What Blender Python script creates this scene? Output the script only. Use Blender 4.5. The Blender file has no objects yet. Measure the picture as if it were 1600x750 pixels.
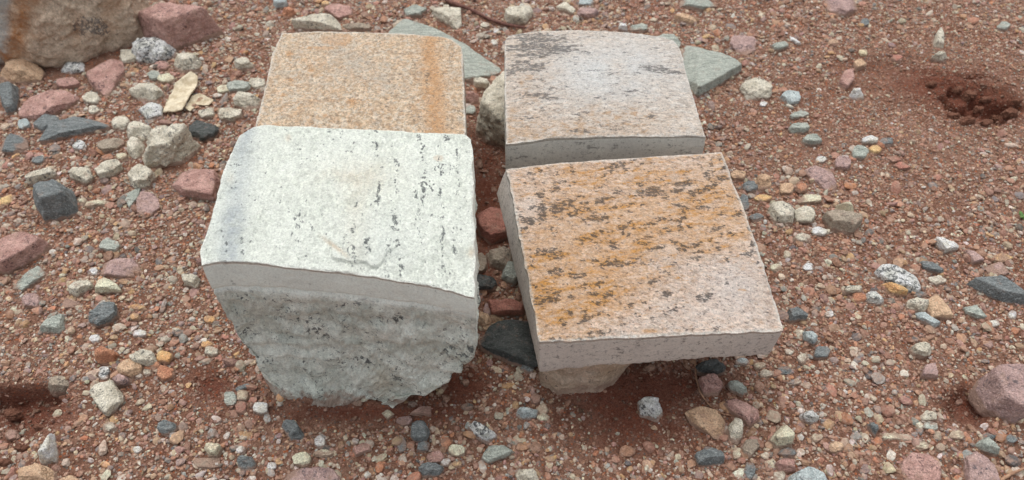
import bpy, math, random
import numpy as np
from mathutils import Vector

random.seed(7); RNG = np.random.default_rng(7)
SC = bpy.context.scene
COL = SC.collection

# ------------------------------------------------------------------ camera, light, exposure
F_PX, PITCH, CAM_H = 1250.0, math.radians(50), 0.30
cam_d = bpy.data.cameras.new('camera'); cam = bpy.data.objects.new('camera', cam_d); COL.objects.link(cam)
cam.location = (0, 0, CAM_H); cam.rotation_euler = (math.radians(90) - PITCH, 0, 0)
cam_d.sensor_width = 36; cam_d.lens = 36 * F_PX / 1600
cam_d.clip_start = 0.01; cam_d.clip_end = 200
cam_d.dof.use_dof = True; cam_d.dof.focus_distance = 0.325; cam_d.dof.aperture_fstop = 18
SC.camera = cam

SUN_EL, SUN_AZ = math.radians(70), math.radians(-20)      # azimuth measured from +Y (behind the blocks) towards +X
W = bpy.data.worlds.new('World'); SC.world = W; W.use_nodes = True
wn = W.node_tree.nodes; wl = W.node_tree.links
sky = wn.new('ShaderNodeTexSky'); sky.sky_type = 'NISHITA'; sky.sun_disc = False
sky.sun_elevation = SUN_EL; sky.sun_rotation = SUN_AZ
sky.air_density = 1.0; sky.dust_density = 4.0; sky.ozone_density = 1.0
hs = wn.new('ShaderNodeHueSaturation'); hs.inputs['Saturation'].default_value = 0.22      # overcast: nearly white sky light
wl.new(sky.outputs[0], hs.inputs['Color']); wl.new(hs.outputs[0], wn['Background'].inputs[0]); wn['Background'].inputs[1].default_value = 0.15
sd = bpy.data.lights.new('sun', 'SUN'); sd.energy = 0.7; sd.angle = math.radians(50); sd.color = (1.0, 0.975, 0.94)
sun = bpy.data.objects.new('sun', sd); COL.objects.link(sun)
dirv = Vector((math.sin(SUN_AZ) * math.cos(SUN_EL), math.cos(SUN_AZ) * math.cos(SUN_EL), math.sin(SUN_EL)))
sun.rotation_euler = dirv.to_track_quat('Z', 'Y').to_euler(); sun.location = dirv * 3
SC.view_settings.view_transform = 'Standard'; SC.view_settings.look = 'None'
SC.view_settings.exposure = 0.43; SC.view_settings.gamma = 1.0

# ------------------------------------------------------------------ maths helpers
CP, SP = math.cos(PITCH), math.sin(PITCH)
def at(px, py, z=0.0):
    """photo pixel (1600x750) -> world point on the level z (arrays welcome)"""
    px = np.asarray(px, float); py = np.asarray(py, float); z = np.asarray(z, float)
    a = (px - 800) / F_PX; b = -(py - 375) / F_PX
    dx, dy, dz = a, CP + b * SP, -SP + b * CP
    t = (z - CAM_H) / dz
    return np.stack([dx * t, dy * t, CAM_H + dz * t], -1)
def to_px(P):
    P = np.asarray(P, float); q = P[..., 2] - CAM_H
    d = P[..., 1] * CP - q * SP; u = P[..., 1] * SP + q * CP
    return 800 + F_PX * P[..., 0] / d, 375 - F_PX * u / d

def _hash(ix, iy, iz, s):
    h = (ix * 374761393 + iy * 668265263 + iz * 2147483647 + s * 1274126177) & 0xFFFFFFFF
    h = ((h ^ (h >> 13)) * 1274126177) & 0xFFFFFFFF
    h = ((h ^ (h >> 16)) * 2246822519) & 0xFFFFFFFF
    return ((h ^ (h >> 15)) & 0xFFFFFF) / float(0xFFFFFF) * 2 - 1
def noise(P, freq, seed=0):
    P = np.asarray(P, float) * freq + 100.37 + seed * 7.31
    I = np.floor(P).astype(np.int64); Fr = P - I; Fr = Fr * Fr * Fr * (Fr * (Fr * 6 - 15) + 10)
    out = 0
    for a in (0, 1):
        for b in (0, 1):
            for c in (0, 1):
                w = (Fr[..., 0] if a else 1 - Fr[..., 0]) * (Fr[..., 1] if b else 1 - Fr[..., 1]) * (Fr[..., 2] if c else 1 - Fr[..., 2])
                out = out + w * _hash(I[..., 0] + a, I[..., 1] + b, I[..., 2] + c, seed)
    return out
def fbm(P, freq, octv=4, seed=0, gain=0.5):
    o, a, t = 0, 1.0, 0
    for k in range(octv):
        o = o + a * noise(P, freq * 2 ** k, seed + k * 11); t += a; a *= gain
    return o / t
def sstep(a, b, x):
    t = np.clip((x - a) / (b - a), 0, 1); return t * t * (3 - 2 * t)
def lin(rgb, k=1.0):
    return tuple(k * ((c / 255 / 12.92) if c / 255 <= 0.04045 else ((c / 255 + 0.055) / 1.055) ** 2.4) for c in rgb)

def mesh_object(name, V, Fq, mat, parent=None, loc=(0, 0, 0), smooth=True, attrs=None):
    """V (n,3) world coordinates, Fq faces (m,k)"""
    V = np.asarray(V, float) - np.asarray(loc, float)
    me = bpy.data.meshes.new(name); faces = [np.asarray(f) for f in (Fq if isinstance(Fq, list) else [Fq])]
    nl = sum(f.size for f in faces); nf = sum(len(f) for f in faces)
    me.vertices.add(len(V)); me.vertices.foreach_set('co', V.astype(np.float32).ravel())
    me.loops.add(nl); me.loops.foreach_set('vertex_index', np.concatenate([f.ravel() for f in faces]).astype(np.int32))
    me.polygons.add(nf)
    sizes = np.concatenate([np.full(len(f), f.shape[1]) for f in faces])
    me.polygons.foreach_set('loop_start', np.concatenate([[0], np.cumsum(sizes)[:-1]]).astype(np.int32))
    me.polygons.foreach_set('use_smooth', np.full(nf, smooth, dtype=bool))
    me.update(calc_edges=True); me.validate()
    for an, arr in (attrs or {}).items():
        ca = me.color_attributes.new(an, 'FLOAT_COLOR', 'POINT'); ca.data.foreach_set('color', np.asarray(arr, np.float32).ravel())
    me.materials.append(mat)
    o = bpy.data.objects.new(name, me); o.location = loc; COL.objects.link(o)
    if parent: o.parent = parent
    return o
def tag(o, label=None, cat=None, group=None, kind=None):
    if label: o['label'] = label
    if cat: o['category'] = cat
    if group: o['group'] = group
    if kind: o['kind'] = kind
    return o

# ------------------------------------------------------------------ node helpers
class NT:
    def __init__(s, name):
        s.m = bpy.data.materials.new(name); s.m.use_nodes = True; s.t = s.m.node_tree
        s.b = s.t.nodes['Principled BSDF']; s.b.inputs['Specular IOR Level'].default_value = 0.25
    def n(s, ty, **kw):
        nd = s.t.nodes.new(ty)
        for k, v in kw.items():
            if k.startswith('i_'): nd.inputs[k[2:].replace('_', ' ')].default_value = v
            else: setattr(nd, k, v)
        return nd
    def l(s, a, b): s.t.links.new(a, b)
    def coord(s, scale=(1, 1, 1), rot=(0, 0, 0)):
        tc = s.n('ShaderNodeTexCoord'); oi = s.n('ShaderNodeObjectInfo')
        mp = s.n('ShaderNodeMapping'); mp.inputs['Scale'].default_value = scale; r0 = s.n('ShaderNodeMapping'); r0.inputs['Rotation'].default_value = rot
        ad = s.n('ShaderNodeVectorMath', operation='ADD'); s.l(tc.outputs['Object'], ad.inputs[0])
        ml = s.n('ShaderNodeVectorMath', operation='SCALE'); ml.inputs[0].default_value = (3.1, 5.3, 7.7); s.l(oi.outputs['Random'], ml.inputs['Scale'])
        s.l(ml.outputs[0], ad.inputs[1]); s.l(ad.outputs[0], r0.inputs['Vector']); s.l(r0.outputs[0], mp.inputs['Vector']); return mp.outputs[0]
    def noise(s, v, scale, detail=4, rough=0.6, dist=0.0):
        nd = s.n('ShaderNodeTexNoise'); nd.inputs['Scale'].default_value = scale; nd.inputs['Detail'].default_value = detail
        nd.inputs['Roughness'].default_value = rough; nd.inputs['Distortion'].default_value = dist; s.l(v, nd.inputs['Vector']); return nd.outputs['Fac']
    def vor(s, v, scale, out='Distance', feature='F1'):
        nd = s.n('ShaderNodeTexVoronoi', feature=feature); nd.inputs['Scale'].default_value = scale; s.l(v, nd.inputs['Vector']); return nd.outputs[out]
    def ramp(s, v, a, b, lo=0.0, hi=1.0):
        nd = s.n('ShaderNodeMapRange', interpolation_type='SMOOTHSTEP'); nd.inputs['From Min'].default_value = a; nd.inputs['From Max'].default_value = b
        nd.inputs['To Min'].default_value = lo; nd.inputs['To Max'].default_value = hi; s.l(v, nd.inputs['Value']); return nd.outputs[0]
    def mth(s, op, a, b=None):
        nd = s.n('ShaderNodeMath', operation=op)
        for i, x in enumerate((a, b)):
            if x is None: continue
            if isinstance(x, (int, float)): nd.inputs[i].default_value = x
            else: s.l(x, nd.inputs[i])
        return nd.outputs[0]
    def mix(s, f, a, b, mode='MIX'):
        nd = s.n('ShaderNodeMix', data_type='RGBA', blend_type=mode)
        for sock, x in ((nd.inputs[0], f), (nd.inputs[6], a), (nd.inputs[7], b)):
            if isinstance(x, (int, float)): sock.default_value = x
            elif isinstance(x, tuple): sock.default_value = (*x, 1)[:4]
            else: s.l(x, sock)
        return nd.outputs[2]
    def attr(s, name):
        nd = s.n('ShaderNodeAttribute', attribute_name=name); return nd
    def sep(s, c):
        nd = s.n('ShaderNodeSeparateColor'); s.l(c, nd.inputs[0]); return nd.outputs
    def finish(s, color, height=None, dist=0.0005, strength=0.6, rough=0.85):
        s.l(color, s.b.inputs['Base Color'])
        if isinstance(rough, (int, float)): s.b.inputs['Roughness'].default_value = rough
        else: s.l(rough, s.b.inputs['Roughness'])
        if height is not None:
            bp = s.n('ShaderNodeBump'); bp.inputs['Distance'].default_value = dist; bp.inputs['Strength'].default_value = strength
            s.l(height, bp.inputs['Height']); s.l(bp.outputs[0], s.b.inputs['Normal'])
        return s.m

DIRT = lin((166, 137, 120))
def stone_mat(name, base, alt, dark=None, dark_amt=0.0, light=None, light_amt=0.0, dust=0.35, stretch=(1, 1, 1), rough=0.85, spk=900):
    g = NT(name); v = g.coord(); vs = g.coord(scale=stretch)
    k = 1.3 if name == 'white_quartz' else 1.42
    big = g.noise(vs, 160, 5, 0.65); c = g.mix(g.ramp(big, 0.38, 0.62), tuple(min(.78, q) for q in lin(base, k)), tuple(min(.72, q) for q in lin(alt, k)))
    fine = g.noise(v, 1500, 3, 0.7); c = g.mix(0.9, c, g.mix(g.ramp(fine, 0.3, 0.7), (0.66, 0.66, 0.66), (1.28, 1.28, 1.28)), 'MULTIPLY')
    if light: c = g.mix(g.ramp(g.noise(vs, spk * 0.9, 3, 0.7), 0.68 - light_amt, 0.74 - light_amt), c, lin(light))
    if dark:
        a = g.noise(vs, spk * 0.55, 3, 0.75, 0.4); mod = g.noise(v, 110, 2, 0.5)
        c = g.mix(g.ramp(g.mth('ADD', a, g.mth('MULTIPLY', mod, 0.35)), 0.86 - dark_amt, 0.97 - dark_amt, 0, .85), c, lin(dark))
    # dirt clinging low down and in patches
    geo = g.n('ShaderNodeNewGeometry'); at_ = g.attr('low'); low = g.sep(at_.outputs['Color'])[0]
    dn = g.noise(v, 240, 5, 0.7)
    d = g.ramp(g.mth('ADD', g.mth('MULTIPLY', low, 0.42), g.mth('MULTIPLY', dn, 0.95)), 0.64 - dust * 0.40, 0.90 - dust * 0.36)
    c = g.mix(g.mth('MULTIPLY', d, 0.85), c, DIRT)
    h = g.mth('ADD', g.noise(v, 700, 5, 0.7), g.mth('MULTIPLY', g.noise(vs, 220, 4, 0.6), 1.6))
    return g.finish(c, h, 0.0022, 0.85, rough)

MATS = {
 'gran':  stone_mat('pale_granite', (194, 188, 172), (170, 163, 146), (96, 96, 92), 0.12, (218, 212, 198), 0.07, 0.35),
 'speck': stone_mat('speckled_granite', (204, 204, 194), (178, 178, 170), (62, 66, 68), 0.185, (224, 224, 218), 0.08, 0.22),
 'white': stone_mat('white_quartz', (216, 216, 208), (196, 192, 180), (120, 120, 116), 0.05, None, 0, 0.08),
 'pink':  stone_mat('dusky_pink_granite', (174, 140, 130), (150, 116, 107), (102, 80, 78), 0.12, (200, 168, 158), 0.09, 0.45),
 'mauve': stone_mat('mauve_stone', (168, 142, 135), (146, 122, 117), (106, 96, 98), 0.13, (186, 166, 162), 0.08, 0.45),
 'dark':  stone_mat('dark_schist', (118, 122, 121), (98, 103, 103), (58, 62, 63), 0.08, (160, 164, 162), 0.12, 0.28, (1, 3.0, 1)),
 'black': stone_mat('near_black_schist', (82, 84, 82), (66, 70, 68), None, 0, (126, 128, 126), 0.08, 0.3, (1, 2.6, 1)),
 'slate': stone_mat('grey_green_slate', (164, 168, 158), (142, 147, 138), (100, 104, 100), 0.08, (186, 188, 178), 0.06, 0.32, (1, 3, 1)),
 'blue':  stone_mat('blue_grey_stone', (168, 176, 174), (146, 155, 154), (98, 104, 106), 0.12, (202, 206, 202), 0.09, 0.26),
 'orng':  stone_mat('terracotta_stone', (172, 126, 100), (156, 108, 84), (132, 76, 56), 0.04, (212, 152, 116), 0.05, 0.3),
 'ochre': stone_mat('ochre_stone', (206, 168, 122), (190, 146, 102), (142, 106, 76), 0.05, (220, 196, 162), 0.06, 0.3),
 'tan':   stone_mat('tan_stone', (188, 160, 132), (170, 140, 114), (118, 98, 82), 0.09, (208, 186, 160), 0.07, 0.38),
 'red':   stone_mat('brick_red_stone', (160, 112, 98), (140, 94, 82), (96, 66, 60), 0.08, (182, 134, 118), 0.05, 0.42),
 'beige': stone_mat('beige_stone', (204, 194, 170), (184, 172, 148), (120, 114, 102), 0.09, (218, 212, 194), 0.06, 0.32),
 'brown': stone_mat('grey_brown_stone', (154, 142, 126), (134, 122, 108), (92, 86, 80), 0.09, (178, 168, 152), 0.06, 0.4),
}

# ------------------------------------------------------------------ terrain
def blobs(P, px, py, rx, ry, ang=0.0, pw=2):
    x, y = to_px(P); c, s_ = math.cos(ang), math.sin(ang)
    u = ((x - px) * c + (y - py) * s_) / rx; v = (-(x - px) * s_ + (y - py) * c) / ry
    return np.exp(-(u * u + v * v) ** (pw / 2))
def ground_h(x, y):
    P = np.stack([x, y, 0 * x], -1)
    fade = np.exp(-np.maximum(0, np.hypot(x, y - .28) - .6) / .5)
    h = 0.0030 * fbm(P, 9, 3, 1) + 0.0016 * fbm(P, 38, 4, 5) + 0.0012 * fbm(P, 150, 4, 9, 0.75) + 0.0012 * np.abs(fbm(P, 330, 2, 15, 0.6))
    Q = P + 0.004 * np.stack([noise(P, 60, 31), noise(P, 60, 32), 0 * x], -1)   # ragged hollow edges
    # scooped footprint at lower left: steep far lip and right lip, opening towards the camera
    a = at(-60, 600); b = at(114, 598); c = at(50, 720)
    d1 = sstep(0, 0.0045, a[1] + (Q[:, 0] - a[0]) * 0.02 - Q[:, 1])
    nx, ny = (c[1] - b[1]), -(c[0] - b[0]); L = math.hypot(nx, ny); nx, ny = nx / L, ny / L
    d2 = sstep(0, 0.006, (Q[:, 0] - b[0]) * nx + (Q[:, 1] - b[1]) * ny)
    d3 = sstep(0.0, 0.045, Q[:, 1] - at(0, 770)[1])
    h = h - 0.0125 * d1 * d2 * (0.25 + 0.75 * d3) * (Q[:, 0] > -.5)
    # hollow and ledge at upper right
    Q2 = Q + 0.009 * np.stack([noise(P, 110, 33), noise(P, 110, 34), 0 * x], -1)
    h = h - 0.011 * blobs(Q2, 1550, 172, 36, 12, 0.2, 4) - 0.012 * blobs(Q2, 1502, 164, 20, 9, 0.1, 4) + .004 * blobs(Q2, 1525, 172, 10, 8)
    h = h + 0.006 * blobs(Q, 1520, 137, 70, 9, 0.25) - 0.005 * blobs(Q, 1500, 122, 60, 5, 0.2, 4) + 0.003 * blobs(Q, 1440, 90, 120, 20, 0.1)
    h = h - 0.004 * blobs(Q, 1400, 105, 90, 16, -0.05)
    h = h + .0022 * fbm(P, 190, 4, 44, .7) * (blobs(P, 1500, 150, 110, 45, .1, 4) + blobs(P, 50, 640, 90, 60, 0, 4) + .6 * blobs(P, 985, 660, 120, 60))
    # pit beside the mauve rock
    h = h - 0.008 * blobs(Q, 1508, 636, 42, 30, 0.3, 4)
    # soft scoop before the right front block, small pit left of the white block
    h = h - 0.005 * blobs(Q, 985, 665, 120, 62, 0.1) - 0.0045 * blobs(Q, 322, 604, 40, 26, 0, 3)
    h = h + 0.003 * blobs(Q, 530, 624, 95, 9, 0, 3) + 0.0025 * blobs(Q, 905, 612, 45, 8, 0, 3) - 0.003 * blobs(Q, 560, 655, 120, 14, 0) - 0.003 * blobs(Q, 762, 250, 26, 60)
    return h * fade
def gh(x, y): return ground_h(np.atleast_1d(np.asarray(x, float)), np.atleast_1d(np.asarray(y, float)))

def ground_mat():
    g = NT('red_sandy_dirt'); v = g.coord()
    a = g.noise(v, 22, 4, 0.6); b = g.noise(v, 260, 5, 0.75); f = g.noise(v, 1600, 3, 0.8)
    c = g.mix(g.ramp(a, 0.35, 0.65), lin((148, 108, 88)), lin((168, 132, 112)))
    c = g.mix(g.ramp(b, 0.35, 0.68), c, lin((128, 88, 70)))
    c = g.mix(0.85, c, g.mix(g.ramp(f, 0.3, 0.7), (0.6, 0.6, 0.6), (1.3, 1.3, 1.3)), 'MULTIPLY')
    vc = g.vor(v, 900, 'Color'); vd = g.vor(v, 900)
    s = g.sep(vc); pick = g.ramp(s[0], 0.72, 0.76)
    gc = g.mix(g.ramp(s[1], 0.4, 0.5), lin((196, 174, 154)), lin((128, 120, 112)))
    gc = g.mix(g.ramp(s[2], 0.7, 0.75), gc, lin((184, 110, 74)))
    c = g.mix(g.mth('MULTIPLY', pick, g.ramp(vd, 0.55, 0.35)), c, gc)
    w = g.sep(g.attr('wet').outputs['Color'])[0]       # bare fine damp earth is redder; shade between the blocks is painted in too
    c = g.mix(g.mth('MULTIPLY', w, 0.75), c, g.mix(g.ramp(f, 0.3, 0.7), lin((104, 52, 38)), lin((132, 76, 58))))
    h = g.mth('ADD', g.mth('MULTIPLY', g.noise(v, 420, 6, 0.8), 1.0), g.mth('MULTIPLY', vd, -0.35))
    return g.finish(c, h, 0.0024, 1.0, 0.95)
def damp_shade_at(P):  # damp bare earth, plus painted shade in the gap between the blocks
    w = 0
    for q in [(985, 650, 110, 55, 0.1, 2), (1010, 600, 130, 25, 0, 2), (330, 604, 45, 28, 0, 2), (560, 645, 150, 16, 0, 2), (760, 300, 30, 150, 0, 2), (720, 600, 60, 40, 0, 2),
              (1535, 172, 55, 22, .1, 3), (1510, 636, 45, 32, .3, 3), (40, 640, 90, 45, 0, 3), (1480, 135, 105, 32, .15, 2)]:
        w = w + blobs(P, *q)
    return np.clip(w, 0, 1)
def axis(lo, hi, st, far):
    core = np.arange(lo, hi, st); g1 = []; s_ = st; x = hi
    while x < far: s_ *= 1.22; x += s_; g1.append(x)
    g0 = []; s_ = st; x = lo
    while x > -far: s_ *= 1.22; x -= s_; g0.append(x)
    return np.array(g0[::-1] + list(core) + g1)
XS = axis(-.42, .42, .0011, 60); YS = axis(.09, .52, .0011, 60)
GX, GY = np.meshgrid(XS, YS)
gx, gy = GX.ravel(), GY.ravel(); GZ = gh(gx, gy)
nx_, ny_ = len(XS), len(YS)
idx = np.arange(nx_ * ny_).reshape(ny_, nx_)
FQ = np.stack([idx[:-1, :-1], idx[:-1, 1:], idx[1:, 1:], idx[1:, :-1]], -1).reshape(-1, 4)
GP = np.stack([gx, gy, GZ], -1)
near = (np.abs(gx) < .6) & (gy > .05) & (gy < .7)
damp_shade_v = np.zeros(len(gx)); damp_shade_v[near] = damp_shade_at(GP[near])
ground = mesh_object('ground', GP, FQ, ground_mat(), attrs={'wet': np.stack([damp_shade_v, damp_shade_v, damp_shade_v, damp_shade_v], -1)})
tag(ground, kind='structure')

# ------------------------------------------------------------------ rocks: a dense sphere cut by planes
def icosphere(sub):
    t = (1 + 5 ** .5) / 2
    V = [(-1, t, 0), (1, t, 0), (-1, -t, 0), (1, -t, 0), (0, -1, t), (0, 1, t), (0, -1, -t), (0, 1, -t), (t, 0, -1), (t, 0, 1), (-t, 0, -1), (-t, 0, 1)]
    F = [(0, 11, 5), (0, 5, 1), (0, 1, 7), (0, 7, 10), (0, 10, 11), (1, 5, 9), (5, 11, 4), (11, 10, 2), (10, 7, 6), (7, 1, 8), (3, 9, 4), (3, 4, 2), (3, 2, 6), (3, 6, 8), (3, 8, 9), (4, 9, 5), (2, 4, 11), (6, 2, 10), (8, 6, 7), (9, 8, 1)]
    V = [np.array(v) / np.linalg.norm(v) for v in V]
    for _ in range(sub):
        cache = {}; nf = []
        def mid(a, b):
            k = (min(a, b), max(a, b))
            if k not in cache:
                m = V[a] + V[b]; V.append(m / np.linalg.norm(m)); cache[k] = len(V) - 1
            return cache[k]
        for a, b, c in F:
            x, y, z = mid(a, b), mid(b, c), mid(c, a); nf += [(a, x, z), (b, y, x), (c, z, y), (x, y, z)]
        F = nf
    return np.array(V), np.array(F)
ICO = {k: icosphere(k) for k in range(6)}

def cut(dirs, planes, p):
    """radius along dirs of the convex body {x: n.x <= d}, corners softened by the exponent p"""
    acc = 0
    for n, d in planes:
        acc = acc + (np.maximum(dirs @ np.asarray(n), 1e-6) / max(d, 1e-6)) ** p
    return acc ** (-1 / p)

FOOT = []           # footprints in the ground plane (cx, cy, rx, ry) kept free of loose gravel
def rock(name, poly, hgt, mat, seed=0, p=14, rough=0.05, sub=3, sink=0.35, tops=3, tilt=16, base=None, attrs=None):
    """poly: outline in photo pixels; hgt: height above ground in metres"""
    r = np.random.default_rng(seed + 991)
    poly = np.array(poly, float); c_px = poly.mean(0)
    g0 = at(*c_px, hgt * .4); zb = float(gh(g0[0], g0[1])[0]) if base is None else base
    ctr = at(*c_px, zb + hgt * .4); ctr2 = ctr.copy()
    planes = []; P0 = at(poly[:, 0], poly[:, 1], zb + hgt * .4); m = len(poly)
    area = sum(P0[i, 0] * P0[(i + 1) % m, 1] - P0[(i + 1) % m, 0] * P0[i, 1] for i in range(m))
    sg = 1 if area > 0 else -1
    ext = (P0.max(0) - P0.min(0)) / 2; size = max(ext[0], ext[1])
    for i in range(m):
        a, b = P0[i], P0[(i + 1) % m]; e = b - a; L = math.hypot(e[0], e[1])
        if L < 1e-5: continue
        n = np.array([e[1], -e[0]]) / L * sg
        ze = zb + hgt * (.42 + .36 * n[1])
        q = (at(*poly[i], ze) + at(*poly[(i + 1) % m], ze)) / 2
        tl = math.radians(abs(r.normal(tilt * .6, tilt * .5)))
        N = np.array([n[0] * math.cos(tl), n[1] * math.cos(tl), math.sin(tl)])
        planes.append((N, max(float((q - ctr) @ N), size * .12)))
    topz = zb + hgt - ctr[2]
    for k in range(tops):
        aa = r.uniform(0, 6.28); tt = math.radians(r.uniform(2, 26 if tops < 5 else 38) if k else r.uniform(0, 8))
        N = np.array([math.sin(tt) * math.cos(aa), math.sin(tt) * math.sin(aa), math.cos(tt)])
        planes.append((N, topz * (1.0 if k == 0 else r.uniform(.92, 1.15)) + (size * math.sin(tt) * .25 if k else 0)))
    down = hgt * (.4 + sink)
    planes.append((np.array([0, 0, -1.]), down))
    for k in range(3):
        aa = r.uniform(0, 6.28); N = np.array([.7 * math.cos(aa), .7 * math.sin(aa), -.7]); planes.append((N, (size + down) * .62))
    D, Fc = ICO[sub]
    D = D * np.array([ext[0], ext[1], (topz + down) / 2]); D = D / np.linalg.norm(D, axis=1)[:, None]
    R = cut(D, planes, p); V = D * R[:, None]
    sz = (ext[0] * ext[1] * max(topz, .001)) ** (1 / 3)
    Nn = D
    disp = rough * sz * (fbm(V + ctr, 1.1 / sz, 6, seed % 97, .66) * 2.0 - .8 * np.abs(fbm(V + ctr, 2.6 / sz, 3, seed % 89, .6)))
    V = V + Nn * disp[:, None] + ctr
    low = 1 - sstep(0.0, .0028, V[:, 2] - zb)
    A = {'low': np.stack([low] * 4, -1)}
    if attrs: A.update(attrs(V))
    FOOT.append((ctr[0], ctr[1], ext[0] * .9, ext[1] * .9))
    o = mesh_object(name, V, Fc, mat, loc=(ctr[0], ctr[1], zb), attrs=A)
    return o

def rand_poly(x0, y0, x1, y1, seed, ang=0.0, n=None, rnd=False):
    r = np.random.default_rng(seed + 5); n = n or int(r.integers(6, 9)) + (1 if rnd else 0)
    th = np.sort((np.arange(n) + r.uniform(-.38, .38, n) * (.4 if rnd else 1)) * 2 * math.pi / n + r.uniform(0, 6))
    e = 1 if rnd else .82
    pts = np.stack([np.sign(np.cos(th)) * abs(np.cos(th)) ** e, np.sign(np.sin(th)) * abs(np.sin(th)) ** e], -1)
    pts = pts * (1 + r.uniform(-.14, .04, (n, 1)) * (.4 if rnd else 1))
    if ang: 
        pts[:, 1] *= .62; c, s_ = math.cos(ang), math.sin(ang); pts = pts @ np.array([[c, s_], [-s_, c]])
    pts -= (pts.max(0) + pts.min(0)) / 2; pts /= np.maximum(pts.max(0), 1e-6)
    return pts * np.array([(x1 - x0) / 2, (y1 - y0) / 2]) + np.array([(x0 + x1) / 2, (y0 + y1) / 2])

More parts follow.
